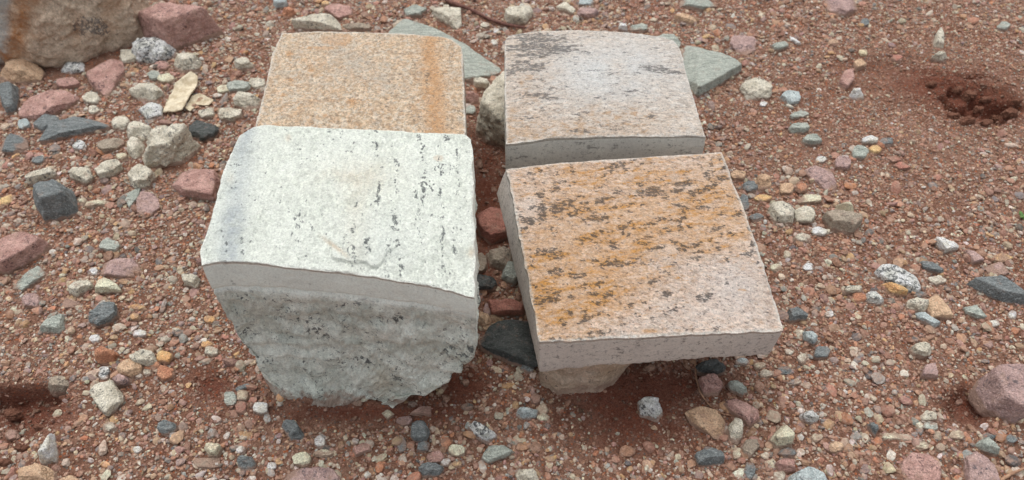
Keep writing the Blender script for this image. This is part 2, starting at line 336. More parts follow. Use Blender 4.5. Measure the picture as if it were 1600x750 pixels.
# catalogue of the stones one can tell apart: box or outline in photo pixels, kind, height (mm, 0 = by size), label, [round / tilt]
STONES = [
((0,92,70,132),'tan',12,'lumpy tan stone tucked under the big boulder','r'),
((93,92,133,118),'speck',0,'white speckled oval stone below the big boulder','r'),
([(133,90),(190,93),(194,108),(182,130),(165,153),(146,140),(134,116)],'pink',8,'dusky pink wedge shaped rock pointing down below the boulder',''),
([(212,18),(250,12),(300,14),(348,20),(335,50),(292,66),(262,77),(236,62),(212,42)],'pink',20,'large dusky red angular rock right of the big boulder',''),
((205,57,268,101),'speck',14,'rounded white rock with grey spots below the dusky red rock','r'),
((188,76,214,104),'gran',0,'pale stone squeezed between boulder and spotted white rock',''),
((0,130,25,180),'dark',12,'dark grey block shaped stone cut by the left edge',''),
([(24,186),(50,143),(98,139),(130,151),(106,168),(66,190)],'pink',9,'flat pink rock left of the small granite pebbles','f'),
((88,121,126,142),'pink',0,'small pink stone just above the flat pink rock',''),
((129,143,156,166),'gran',0,'round pale stone right of the flat pink rock','r'),
((137,164,156,181),'gran',0,'little pale pebble above the long dark slab','r'),
([(55,222),(84,190),(112,183),(165,181),(174,203),(122,213),(76,224)],'dark',7,'long dark grey schist slab tapering to the left','f'),
((50,178,96,208),'dark',0,'dark grey stone overlapping the tip of the long dark slab','/'),
((-10,209,42,241),'dark',0,'dark flat stone at the left edge below the dark block','f'),
((28,186,48,204),'blue',0,'blue white chip beside the dark grey stone',''),
((174,180,203,206),'gran',0,'pale knobbly stone at the top of the granite cluster','r'),
((196,190,240,226),'gran',11,'pale granite stone between cluster top and big granite rock','r'),
([(222,240),(232,214),(252,199),(274,194),(300,204),(321,222),(326,238),(300,251),(272,256),(252,274),(230,264)],'gran',15.5,'big rounded pale granite rock left of the white block','r'),
((198,214,224,251),'gran',9,'brownish granite stone leaning on the big granite rock','r'),
([(268,263),(336,264),(341,285),(334,316),(285,308),(267,290)],'pink',10,'squarish dusky pink rock touching the white block','f'),
((200,257,240,298),'gran',10,'grey spotted granite stone below the big granite rock','r'),
([(188,302),(222,294),(216,312),(203,328)],'slate',0,'grey green wedge stone below the spotted granite stone','f'),
((213,300,252,342),'mauve',0,'flat mauve stone sunk in grit below the wedge stone','f'),
([(145,262),(162,252),(184,249),(193,266),(176,278),(158,283)],'gran',8,'pale granite stone with a flat grey face',''),
([(103,274),(120,262),(140,262),(146,280),(135,290),(118,284)],'gran',8,'whitish angular stone left of the flat faced granite',''),
((40,262,88,291),'gran',8,'long pale stone above the dark cube shaped rock','/'),
([(43,297),(68,290),(94,283),(108,305),(111,333),(96,340),(72,345),(58,326)],'dark',16,'dark grey cube shaped rock on the left',''),
([(-8,303),(32,304),(12,322),(-8,330)],'ochre',0,'flat tan flake at the left edge','f'),
((131,311,174,326),'beige',0,'beige oblong chip right of the dark cube','/'),
((120,309,136,321),'beige',0,'pale oval pebble beside the beige oblong chip','r'),
((152,213,194,241),'brown',0,'grey brown stone below the pale granite cluster','/'),
((158,240,178,253),'orng',0,'orange pebble below the grey brown stone','r'),
((180,238,200,253),'beige',0,'cream oval pebble left of the granite cluster','r'),
((131,253,145,263),'beige',0,'cream egg shaped pebble above the whitish angular stone','r'),
((49,243,70,259),'dark',0,'blue black chip above the long pale stone',''),
((113,220,136,237),'speck',0,'white crystalline chip below the long dark slab',''),
((202,130,257,161),'gran',10,'oblong tan granite stone left of the cream flakes','r'),
((212,160,253,190),'speck',0,'blue white chip with black lines below oblong granite stone',''),
((272,82,313,113),'gran',11,'pale granite stone above the cream flakes','r'),
((365,90,394,111),'gran',8,'rounded grey stone left of the tan block corner','r'),
((241,95,266,112),'pink',0,'oval pink pebble below the spotted white rock','r'),
((294,188,341,223),'black',8,'dark stone behind the big granite rock','f'),
((364,145,406,173),'gran',9,'pale tan stone touching the tan block','r'),
((354,124,392,146),'slate',0,'grey lumpy stone left of the tan block',''),
((338,133,370,148),'beige',0,'pale flat chip left of the lumpy grey stone',''),
((246,114,273,132),'beige',0,'beige stone above the oblong granite stone',''),
((230,109,251,129),'slate',0,'dark grey green pebble left of the beige stone',''),
((388,122,416,142),'gran',0,'white spotted pebble beside the left edge of the tan block',''),
((340,165,380,192),'gran',0,'pale granite chip above the white block corner',''),
((310,168,336,188),'gran',0,'small granite chip right of the cream flakes',''),
([(-8,374),(28,362),(64,370),(79,392),(46,409),(22,430),(-8,424)],'pink',14,'dusky pink rock cut by the left edge',''),
([(12,450),(60,414),(72,430),(60,440),(36,457)],'slate',0,'grey green slanted slab below the dusky pink rock','f'),
((34,458,63,482),'mauve',0,'mauve pebble cluster stone below the slanted slab',''),
((107,437,147,465),'gran',8,'beige granite stone left of the pale triangle','/'),
([(147,459),(154,440),(165,434),(184,444),(193,460)],'beige',8,'pale triangular stone with a straight lower edge',''),
((154,402,222,438),'mauve',5,'flat mauve rock with grey spots near the left','f'),
((138,472,182,512),'dark',0,'dark grey crumbly stone left of the ochre pebbles','/'),
([(57,520),(72,500),(96,489),(100,512),(92,524)],'slate',8,'grey triangular stone casting a shadow at left',''),
((84,465,130,483),'mauve',0,'flat mauve chip under the beige granite stone','f'),
((156,372,188,395),'slate',0,'grey green stone above the flat mauve rock',''),
((138,418,154,432),'white',0,'white rounded pebble left of the flat mauve rock','r'),
((184,435,202,446),'ochre',0,'ochre pebble right of the pale triangular stone','r'),
((202,475,229,487),'ochre',0,'ochre elongated pebble, upper one of two','r'),
((202,488,219,502),'ochre',0,'ochre round pebble just below the elongated one','r'),
((139,523,158,538),'white',0,'white pebble below the dark crumbly stone','r'),
((208,515,230,528),'white',0,'white flat pebble left of blue grey shards',''),
((148,543,179,572),'orng',11,'large round terracotta pebble, lower left','r'),
((204,546,246,576),'gran',9,'rounded grey granite stone right of the terracotta pebble','r'),
((180,560,223,592),'tan',6,'dull beige stone under the rounded granite stone','r'),
([(140,612),(152,600),(176,596),(190,612),(188,634),(168,652),(156,642)],'gran',9,'flat grey spotted granite rock above the footprint edge','f'),
((229,562,251,581),'orng',0,'bright orange pebble right of the dull beige stone','r'),
((246,570,272,598),'orng',0,'brownish orange stone below the ochre stone',''),
((244,547,269,569),'ochre',0,'brown ochre stone above the brownish orange one',''),
((211,582,223,593),'white',0,'tiny white pebble below the rounded granite','r'),
((223,574,237,589),'gran',0,'small pale pebble left of the brownish orange stone','r'),
((176,585,201,606),'mauve',7,'dark mauve faceted stone above the flat spotted granite',''),
((154,573,173,596),'speck',0,'white chip with grey marks left of the mauve faceted stone',''),
((319,493,337,507),'ochre',0,'light orange pebble close to the white block base','r'),
((313,532,334,546),'ochre',0,'tan orange pebble, lower one near the white block','r'),
((320,540,342,559),'gran',0,'pale stone below the tan orange pebble',''),
([(284,430),(300,429),(318,436),(304,452),(290,448)],'gran',8,'grey tapered stone touching the white block corner',''),
([(79,676),(83,700),(80,724),(68,728),(58,718),(70,696)],'white',12,'white pointed quartz shard standing in the footprint',''),
([(34,732),(56,724),(76,732),(76,765),(30,765)],'tan',10,'brown rounded rock at the bottom left edge','r'),
((90,742,128,768),'tan',0,'beige rock at the bottom edge left of centre','r'),
((160,658,182,677),'gran',0,'pale round pebble pressed into dirt','r'),
((206,697,223,710),'white',0,'white oval pebble on dirt, lower left','r'),
((8,671,29,689),'pink',0,'pinkish clod in the footprint hollow','r'),
((74,588,112,616),'brown',9,'grey brown stone under the footprint lip',''),
((366,599,393,614),'dark',0,'dark oblong chip by the foot of the white block','/'),
((350,611,371,637),'slate',0,'grey square stone left of the white block foot',''),
((367,626,386,649),'red',0,'red brown cube shaped stone near the white block foot',''),
((369,609,388,628),'beige',0,'cream stone above the red brown cube',''),
((395,628,419,649),'white',0,'white angular stone right of the red brown cube',''),
((411,645,424,662),'blue',0,'tiny blue white chip below the white angular stone',''),
([(438,664),(448,656),(462,656),(473,676),(470,688),(456,691),(444,674)],'dark',8,'dark grey angular rock in front of the white block',''),
((491,680,509,702),'white',0,'white pebble, upper of a white pair','r'),
((490,702,521,715),'beige',0,'pale elongated pebble, lower of a white pair','r'),
([(550,700),(566,692),(583,693),(578,706),(556,714)],'pink',0,'mauve pink wedge stone in front of the white block',''),
([(438,736),(470,730),(520,732),(532,748),(530,775),(436,775)],'mauve',6,'broad mauve rock at the bottom edge','f'),
((455,705,487,732),'beige',0,'beige lumpy stone above the broad mauve rock','r'),
((372,712,397,737),'dark',9,'dark faceted pebble at the bottom left of the white block','r'),
((318,692,348,716),'beige',8,'beige angular stone above the flat grey brown stone',''),
((302,714,345,733),'brown',0,'flat grey brown stone near the bottom edge','f'),
((369,696,384,711),'white',0,'white oval pebble above the dark faceted pebble','r'),
((246,655,276,681),'dark',5,'dark purplish stone flush with the dirt','f'),
((264,675,280,691),'blue',0,'pale blue chip below the dark purplish stone',''),
((417,722,433,735),'white',0,'little white square pebble near the bottom',''),
((324,669,338,685),'blue',0,'blue grey round pebble lower left of the white block','r'),
([(637,648),(655,636),(674,634),(673,650)],'pink',0,'dark pink pointed stone in front of the block gap',''),
((637,627,653,637),'blue',0,'pale chip behind the dark pink pointed stone',''),
((641,658,670,692),'dark',8,'dark grey rough stone below the dark pink pointed stone',''),
((651,688,672,707),'dark',0,'dark stone below the rough dark stone',''),
((620,680,636,708),'dark',0,'narrow dark shard left of the rough dark stone',''),
((653,723,694,748),'dark',8,'dark crumbly rock at the bottom, left of centre',''),
([(688,688),(698,682),(709,692),(703,701),(690,702)],'orng',0,'bright orange faceted pebble right of the rough dark stone',''),
((631,691,649,705),'orng',0,'orange pebble between two dark stones',''),
([(731,664),(743,658),(772,673),(772,686),(760,692),(746,684)],'speck',8,'bone coloured lumpy stone with dark specks, mid bottom','r'),
([(752,716),(763,694),(790,697),(806,708),(786,718),(762,726)],'slate',6,'pale grey green triangular slab near the bottom middle','f'),
((806,635,840,657),'blue',8,'blue grey rounded stone in front of the gold slab','r'),
((838,645,859,661),'beige',0,'beige pebble touching the blue grey stone','r'),
((720,629,741,643),'black',0,'blackish oval pebble in bare dirt below the gap','r'),
((828,614,845,634),'pink',0,'pink oval pebble near the prop stone of the slab','r'),
((666,704,696,726),'pink',0,'dull pink stone below the bright orange pebble',''),
((688,716,705,729),'white',0,'white pebble with red specks near the bottom',''),
((706,719,722,731),'ochre',0,'light orange pebble beside the red specked white pebble','r'),
((804,732,842,765),'gran',8,'grey granite stone at the bottom middle edge','r'),
((700,694,728,716),'beige',0,'dusty beige stone left of the pale triangular slab',''),
([(594,646),(606,640),(618,648),(606,656)],'beige',0,'little beige pebble in front of the white block',''),
((619,650,646,668),'mauve',0,'pinkish lumpy pebble right of the little beige one',''),
((552,622,566,634),'brown',0,'brown pebble under the white block base','r'),
([(743,340),(768,326),(797,330),(800,372),(768,383),(750,368)],'red',12,'dark red rock lying in the gap between the blocks',''),
([(758,392),(788,386),(806,402),(796,425),(768,418)],'brown',9,'grey brown rock below the dark red rock in the gap',''),
((784,408,814,446),'slate',9,'light grey rock leaning against the gold slab in the gap',''),
([(760,470),(800,468),(822,478),(816,494),(770,496)],'red',8,'reddish brown flat rock above the black slab in the gap','f'),
((742,487,766,514),'tan',9,'tan pebble beside the black slab in the gap','r'),
([(744,536),(768,503),(800,497),(842,498),(846,582),(806,570),(764,552)],'black',8,'flat black slab tucked under the gold streaked slab','f'),
([(703,540),(715,508),(742,498),(748,520),(738,546),(716,552)],'mauve',11,'dark purple rock under the right side of the white block',''),
((738,430,778,456),'black',7,'dark slab shaped rock in the gap beside the white block','f'),
((738,395,762,428),'brown',0,'brown rock squeezed beside the white block in the gap',''),
((812,566,834,584),'dark',0,'dark pebble at the left foot of the gold slab',''),
((1086,562,1137,588),'black',11,'black lumpy rock under the right end of the gold slab','r'),
([(1090,590),(1118,584),(1130,600),(1122,620),(1100,618)],'pink',8,'dusky pink rock below the black lumpy rock',''),
([(1134,598),(1150,594),(1171,612),(1160,620),(1144,612)],'slate',7,'pale greenish angular stone right of the dusky pink rock',''),
([(1127,628),(1150,622),(1184,640),(1188,656),(1172,667),(1148,648)],'pink',7,'long dusky pink slab right of the dry stem',''),
([(1068,646),(1092,634),(1118,640),(1136,662),(1144,689),(1116,688),(1088,668)],'tan',5.5,'ochre and white stained rock half buried in bare dirt',''),
([(995,626),(1008,620),(1028,622),(1036,640),(1024,656),(1004,650)],'speck',11,'white pebble with black patches on bare red dirt','r'),
((1084,700,1133,731),'dark',9,'dark grey knobbly rock below the ochre stained rock',''),
([(1204,690),(1214,676),(1226,664),(1240,680),(1238,697),(1216,700)],'beige',10,'cream pyramid shaped stone at the lower right',''),
((1215,699,1245,717),'dark',0,'dark blue grey stone below the cream pyramid','r'),
((1210,717,1242,742),'pink',7,'rosy pink stone at the bottom right of the gold slab',''),
([(1238,740),(1262,730),(1284,738),(1296,765),(1236,765)],'blue',10,'blue grey rock at the bottom edge',''),
((1253,641,1281,664),'speck',8,'white speckled stone above the pale blob, lower right','r'),
((1144,699,1161,719),'beige',0,'cream pebble right of the dark knobbly rock',''),
((1138,652,1162,692),'gran',7,'pale granite stone next to the ochre stained rock','r'),
((1158,686,1187,716),'brown',0,'grey mottled stone right of the cream pebble',''),
((1214,572,1238,588),'dark',0,"dark angular pebble below the slab's right corner",''),
((1186,577,1211,592),'gran',0,'pale pebble pair stone below the slab corner',''),
((1148,559,1170,573),'blue',0,'blue grey stone peeping out under the slab corner',''),
((1178,565,1197,580),'beige',0,'cream pebble just below the slab corner','r'),
((1232,592,1252,604),'gran',0,'small whitish chip right of the dark angular pebble',''),
((1160,722,1182,752),'dark',0,'dark stone at the bottom between pink and grey stones',''),
((1208,736,1228,756),'gran',0,'pale stone on the bottom edge beside the blue rock',''),
([(1060,76),(1076,60),(1110,70),(1140,90),(1166,103),(1152,120),(1124,134),(1093,154),(1072,130)],'slate',10,'large grey green slab standing out behind the grey cream block',''),
([(1008,54),(1050,54),(1066,64),(1060,78),(1020,80)],'slate',6,'grey slab piece just behind the grey cream block corner','f'),
([(1138,72),(1146,56),(1168,50),(1182,62),(1182,82),(1160,90)],'mauve',5,'dark purple stone set flush behind the large grey slab','f'),
([(1156,136),(1166,126),(1190,124),(1208,138),(1200,156),(1170,158)],'gran',9,'grey and cream granite rock right of the grey cream block','r'),
((1186,158,1199,168),'white',0,'small bright white square chip below the granite rock',''),
((1203,64,1233,81),'slate',0,'blue grey oval stone at the upper right','/'),
([(1234,56),(1240,60),(1258,72),(1248,72),(1236,66)],'white',0,'white curved chip at the upper right',''),
((1219,142,1251,166),'blue',6,'light blue grey flat stone right of the granite rock','f'),
((1231,172,1266,188),'slate',0,'grey layered stone below the light blue flat stone','/'),
((1232,192,1266,211),'slate',6,'grey green stone, upper of two stepping to the right',''),
((1250,210,1286,229),'slate',6,'grey green stone, lower of two stepping to the right',''),
((1328,138,1351,156),'white',8,'smooth white pebble standing alone on dirt','r'),
([(1310,130),(1318,112),(1332,108),(1334,128),(1322,142)],'pink',7,'rosy upright stone left of the smooth white pebble',''),
([(1345,216),(1360,212),(1374,218),(1368,226),(1350,226)],'white',5,'bright white chip on top of a tan pebble',''),
((1356,226,1378,243),'ochre',0,'tan orange pebble below the bright white chip','r'),
((1330,228,1359,251),'slate',0,'grey block shaped stone left of the tan orange pebble',''),
((1374,215,1396,229),'dark',0,'dark grey pebble right of the bright white chip',''),
([(1380,246),(1398,244),(1412,252),(1394,256)],'red',0,'brick red chip, upper of a red pair',''),
([(1392,258),(1408,252),(1426,264),(1406,268)],'red',0,'brick red chip, lower of a red pair',''),
([(1252,266),(1274,258),(1296,260),(1306,284),(1308,303),(1286,298),(1266,280)],'mauve',5,'flat mauve triangular rock on the right','f'),
((1304,244,1330,268),'mauve',0,'mauve stone above and right of the mauve triangle',''),
([(1282,336),(1300,328),(1344,334),(1346,352),(1330,366),(1304,362)],'brown',11,'brown grey flat topped rock on the right',''),
([(1300,330),(1308,318),(1326,318),(1338,332),(1330,338)],'beige',10,'pinkish white stone behind the brown grey rock',''),
([(1198,330),(1206,316),(1230,315),(1241,330),(1238,352),(1214,350)],'gran',8,'pale granite rock right of the gold slab',''),
((1240,322,1274,352),'gran',0,'pale branching stone right of the pale granite rock',''),
((1266,354,1295,371),'white',0,'white pebble below the brown grey rock','r'),
((1241,364,1269,381),'gran',0,'whitish round pebble left of the white pebble','r'),
((1180,272,1206,298),'tan',8,"tan round stone right of the gold slab's far corner",'r'),
((1160,282,1186,304),'dark',0,'dark blue stone beside the tan round stone','r'),
((1170,333,1193,348),'dark',0,'dark oval stone by the right edge of the gold slab','r'),
((1154,304,1171,332),'dark',0,"dark upright stone touching the gold slab's right edge",''),
((1218,286,1240,306),'tan',0,'light tan pebble right of the tan round stone',''),
((1178,304,1206,318),'ochre',0,'orange tan flat pebble below the tan round stone','r'),
((1244,286,1262,302),'orng',0,'dull orange pebble left of the mauve triangle','r'),
((1140,266,1166,284),'tan',0,"pinkish tan stone by the gold slab's far corner",''),
((1274,244,1292,256),'white',0,'white chip above the mauve triangle',''),
((1245,304,1283,320),'beige',0,'flat beige stone below the dull orange pebble',''),
([(1364,424),(1380,412),(1404,416),(1428,430),(1442,450),(1430,462),(1400,456),(1380,440)],'speck',8,'large white and grey rock on the right gravel',''),
([(1376,444),(1392,440),(1416,452),(1418,464),(1398,464)],'ochre',7,'light orange flake against the large white rock',''),
([(1434,408),(1456,410),(1478,422),(1470,430),(1444,424)],'dark',5,'dark green grey flat stone on the right','f'),
([(1508,444),(1524,434),(1568,432),(1590,450),(1612,462),(1612,480),(1570,476),(1536,460)],'dark',11,'big dark slate grey rock by the right edge',''),
([(1454,372),(1470,372),(1500,382),(1494,392),(1478,396)],'white',6,'white tapered stone on the right',''),
([(1504,390),(1520,392),(1540,410),(1520,414)],'mauve',0,'mauve pink wedge right of the white tapered stone',''),
([(1540,402),(1566,395),(1584,404),(1566,412)],'ochre',0,'flat tan pink chip above the big dark slate rock','f'),
((1540,410,1588,432),'mauve',0,'flat mauve stone behind the big dark slate rock','f'),
((1418,465,1451,491),'gran',7,'rounded granite stone below the large white rock','r'),
([(1446,470),(1462,458),(1482,482),(1490,500),(1456,500)],'tan',6,'pinkish granite rock right of the rounded granite stone',''),
([(1426,488),(1444,488),(1472,508),(1458,514),(1436,502)],'blue',5,'slanting blue grey slab under the rounded granite stone','f'),
([(1502,480),(1524,478),(1546,494),(1534,502),(1510,494)],'slate',5,'slanting grey slab below the big dark rock','f'),
((1574,484,1589,501),'white',0,'white oval pebble right of the slanting grey slab','r'),
((1544,500,1562,513),'white',0,'white square pebble lower right of the slanting slab',''),
((1449,430,1480,448),'gran',0,'pale stone between large white rock and dark slate rock',''),
((1427,455,1449,468),'dark',0,'dark blue pebble at the right end of the large white rock','r'),
([(1230,484),(1246,480),(1262,492),(1258,502),(1236,504)],'dark',7,"dark blue grey rock right of the slab's near corner",''),
([(1254,518),(1268,517),(1280,532),(1270,540),(1258,534)],'blue',7,'light blue stone with white flecks right of the slab',''),
((1270,541,1298,562),'dark',0,'dark chip stone below the light blue stone',''),
([(1352,456),(1366,456),(1384,472),(1376,480),(1356,474)],'speck',6,'white speckled flat stone right of the orange one','f'),
((1332,456,1356,476),'orng',0,'dull orange stone between two pale stones',''),
((1318,446,1349,460),'gran',5,'pale grey elongated stone left of the orange one',''),
((1288,486,1303,498),'white',0,'white square chip midway on the right gravel',''),
((1254,411,1272,425),'white',0,'white round pebble right of the gold slab edge','r'),
((1202,412,1223,426),'beige',0,'cream pebble close to the gold slab edge','r'),
((1245,552,1262,570),'gran',0,'round pale pebble below the light blue stone','r'),
((1427,535,1456,560),'gran',7,'grey rounded stone above the mauve chip on the right','r'),
((1552,523,1566,533),'orng',0,'bright red orange pebble on the right gravel',''),
([(1536,610),(1544,580),(1566,572),(1602,572),(1622,600),(1618,642),(1584,660),(1562,648)],'mauve',15,'big mauve angular rock beside the pit at right',''),
([(1438,592),(1446,570),(1462,566),(1466,594)],'mauve',5,'mauve pointed chip above the pit',''),
((1482,672,1507,688),'beige',0,'cream stone just below the pit',''),
((1436,641,1464,661),'gran',0,'whitish stone left of the pit',''),
((1440,658,1466,676),'slate',0,'grey stone below the whitish stone left of the pit',''),
((1536,674,1555,691),'dark',0,'dark teal pebble below the big mauve rock','r'),
([(1524,698),(1540,684),(1566,708),(1556,714),(1536,706)],'slate',7,'grey green triangular stone below the big mauve rock',''),
((1558,671,1574,681),'white',0,'white chip right of the dark teal pebble',''),
((1570,678,1590,696),'dark',0,'grey dark stone right of the grey green triangle',''),
([(1410,720),(1424,706),(1448,708),(1470,728),(1468,770),(1412,770)],'pink',6,'rosy flat rock at the bottom right edge','f'),
([(1508,716),(1526,704),(1552,724),(1562,770),(1512,770)],'mauve',8,'mauve slanted rock at the bottom right edge',''),
([(1352,664),(1362,660),(1374,668),(1368,682)],'dark',6,'dark blue triangular pebble lower right',''),
((1266,677,1287,692),'beige',0,'cream pebble lower right of the white speckled stone','r'),
((1294,689,1318,710),'tan',0,'tan flat stone lower right','r'),
((1376,676,1412,690),'beige',0,'cream pebble row stone at lower right',''),
((1428,690,1452,706),'beige',0,'cream lumpy pebble above the rosy flat rock','r'),
((1462,692,1476,708),'beige',0,'pale pebble right of the cream lumpy pebble','r'),
([(450,46),(462,32),(490,24),(516,23),(530,33),(532,50)],'gran',10,'pale flat rock just behind the tan block',''),
((439,12,463,29),'orng',8,'round terracotta pebble behind the tan block','r'),
([(504,14),(520,6),(548,8),(552,26),(530,32),(512,22)],'pink',5,'flat dark pink rock behind the pale flat rock','f'),
((426,-6,450,14),'blue',8,'blue white stone at the top edge',''),
((502,1,515,11),'ochre',0,'round ochre pebble at the top edge','r'),
((532,36,580,50),'brown',5,'brown grey stone touching the back of the tan block','f'),
([(596,58),(634,31),(672,44),(724,68),(786,108),(776,120),(730,128),(660,110)],'slate',7,'grey green flagstone reaching out from behind the tan block','f'),
([(628,16),(648,8),(670,12),(656,26),(636,28)],'slate',5,'dark grey flat stone behind the flagstone','f'),
([(666,18),(690,9),(720,13),(721,44),(714,48),(690,34)],'gran',10,'pale granite rock with sharp corner behind the tan block',''),
([(786,22),(796,12),(830,10),(832,24),(818,40),(794,38)],'gran',11,'squarish pale granite stone behind the grey cream block',''),
([(738,124),(750,120),(768,132),(758,140),(742,138)],'gran',7,'small pale wedge stone on the flagstone edge',''),
((727,144,749,164),'pink',9,'pink round stone in the gap beside the tan block','r'),
([(744,200),(750,160),(766,140),(786,120),(800,130),(800,232),(772,222)],'gran',20,'grey rough rock behind the left side of the grey cream block',''),
((765,118,776,130),'orng',0,'orange pebble next to the small pale wedge stone','r'),
((726,164,744,182),'slate',0,'grey pebble in the gap under the pink round stone',''),
((766,62,778,74),'white',0,'small white pebble between twig and blocks, lower','r'),
((770,42,780,54),'white',0,'small white pebble between twig and blocks, upper','r'),
((750,34,766,46),'gran',0,'grey white pebble left of the upper white pebble','r'),
([(866,8),(884,4),(902,18),(894,24),(874,18)],'gran',0,'pale notched stone at the top behind the grey cream block',''),
((900,12,936,31),'mauve',7,'mauve rounded stone behind the grey cream block','r'),
((902,-4,928,11),'blue',0,'blue grey chip at the top edge, middle',''),
([(966,48),(968,36),(976,38),(984,50)],'white',6,'white pointed chip behind the grey cream block',''),
((984,37,1012,51),'slate',0,'grey speckled stone behind the grey cream block',''),
([(1050,-4),(1100,-6),(1124,10),(1096,17),(1064,10)],'slate',5,'flat grey slab at the top edge','f'),
([(1052,24),(1066,21),(1100,34),(1080,40),(1058,34)],'tan',6,'beige pink layered stone behind the grey cream block',''),
([(1276,-14),(1330,-16),(1342,14),(1320,26),(1298,20)],'mauve',6,'flat mauve slab at the top edge','f'),
((1456,82,1482,97),'gran',8,'white lumpy pebble before the upright chip','r'),
([(1460,76),(1462,54),(1470,42),(1474,60),(1474,78)],'gran',8,'pale upright chip on the dirt ledge',''),
((1344,28,1358,43),'dark',0,'small dark pebble near the flat mauve slab','r'),
((1392,84,1410,98),'red',0,'reddish clod left of the white lumpy pebble','r'),
((1558,34,1578,50),'slate',0,'grey teal pebble at the upper right corner','r'),
([(1332,96),(1345,92),(1356,104),(1340,110)],'tan',0,'tan clod above the rosy upright stone','')
]

def px_mm(y):       # photo pixels per millimetre near a row, across the view
    p = at(800, y); return F_PX / (p[1] * CP + CAM_H * SP) / 1000

for i, (shape, kind, hmm, label, opt) in enumerate(STONES):
    seed = 100 + i * 17
    rnd = 'r' in opt
    if len(shape) == 4 and not isinstance(shape[0], tuple):
        x0, y0, x1, y1 = shape
        ang = {'/': -.6, '\\': .6}.get(opt[-1:] or '', 0.0)
        poly = rand_poly(x0, y0, x1, y1, seed, ang, rnd=rnd)
    else: poly = np.array(shape, float)
    w = np.ptp(poly[:, 0]); h = np.ptp(poly[:, 1]); yc = poly[:, 1].mean()
    if not hmm:
        hmm = min(w, h * 1.1) / px_mm(yc) * (.20 if 'f' in opt else .36)
    elif hmm < 15: hmm *= .68
    name = 'rock' if w > 62 else ('stone' if w > 25 else 'pebble')
    cat = {'rock': 'rock', 'stone': 'stone', 'pebble': 'pebble'}[name]
    o = rock(name, poly, hmm / 1000, MATS[kind], seed, p=(22 if rnd else 40), rough=.14 if rnd else (.10 if w < 60 else .06),
             sub=5 if w > 90 else 4 if w > 30 else 3, sink=.3, tops=3 if w < 40 else 5, tilt=26 if rnd else 15)
    tag(o, label, cat)

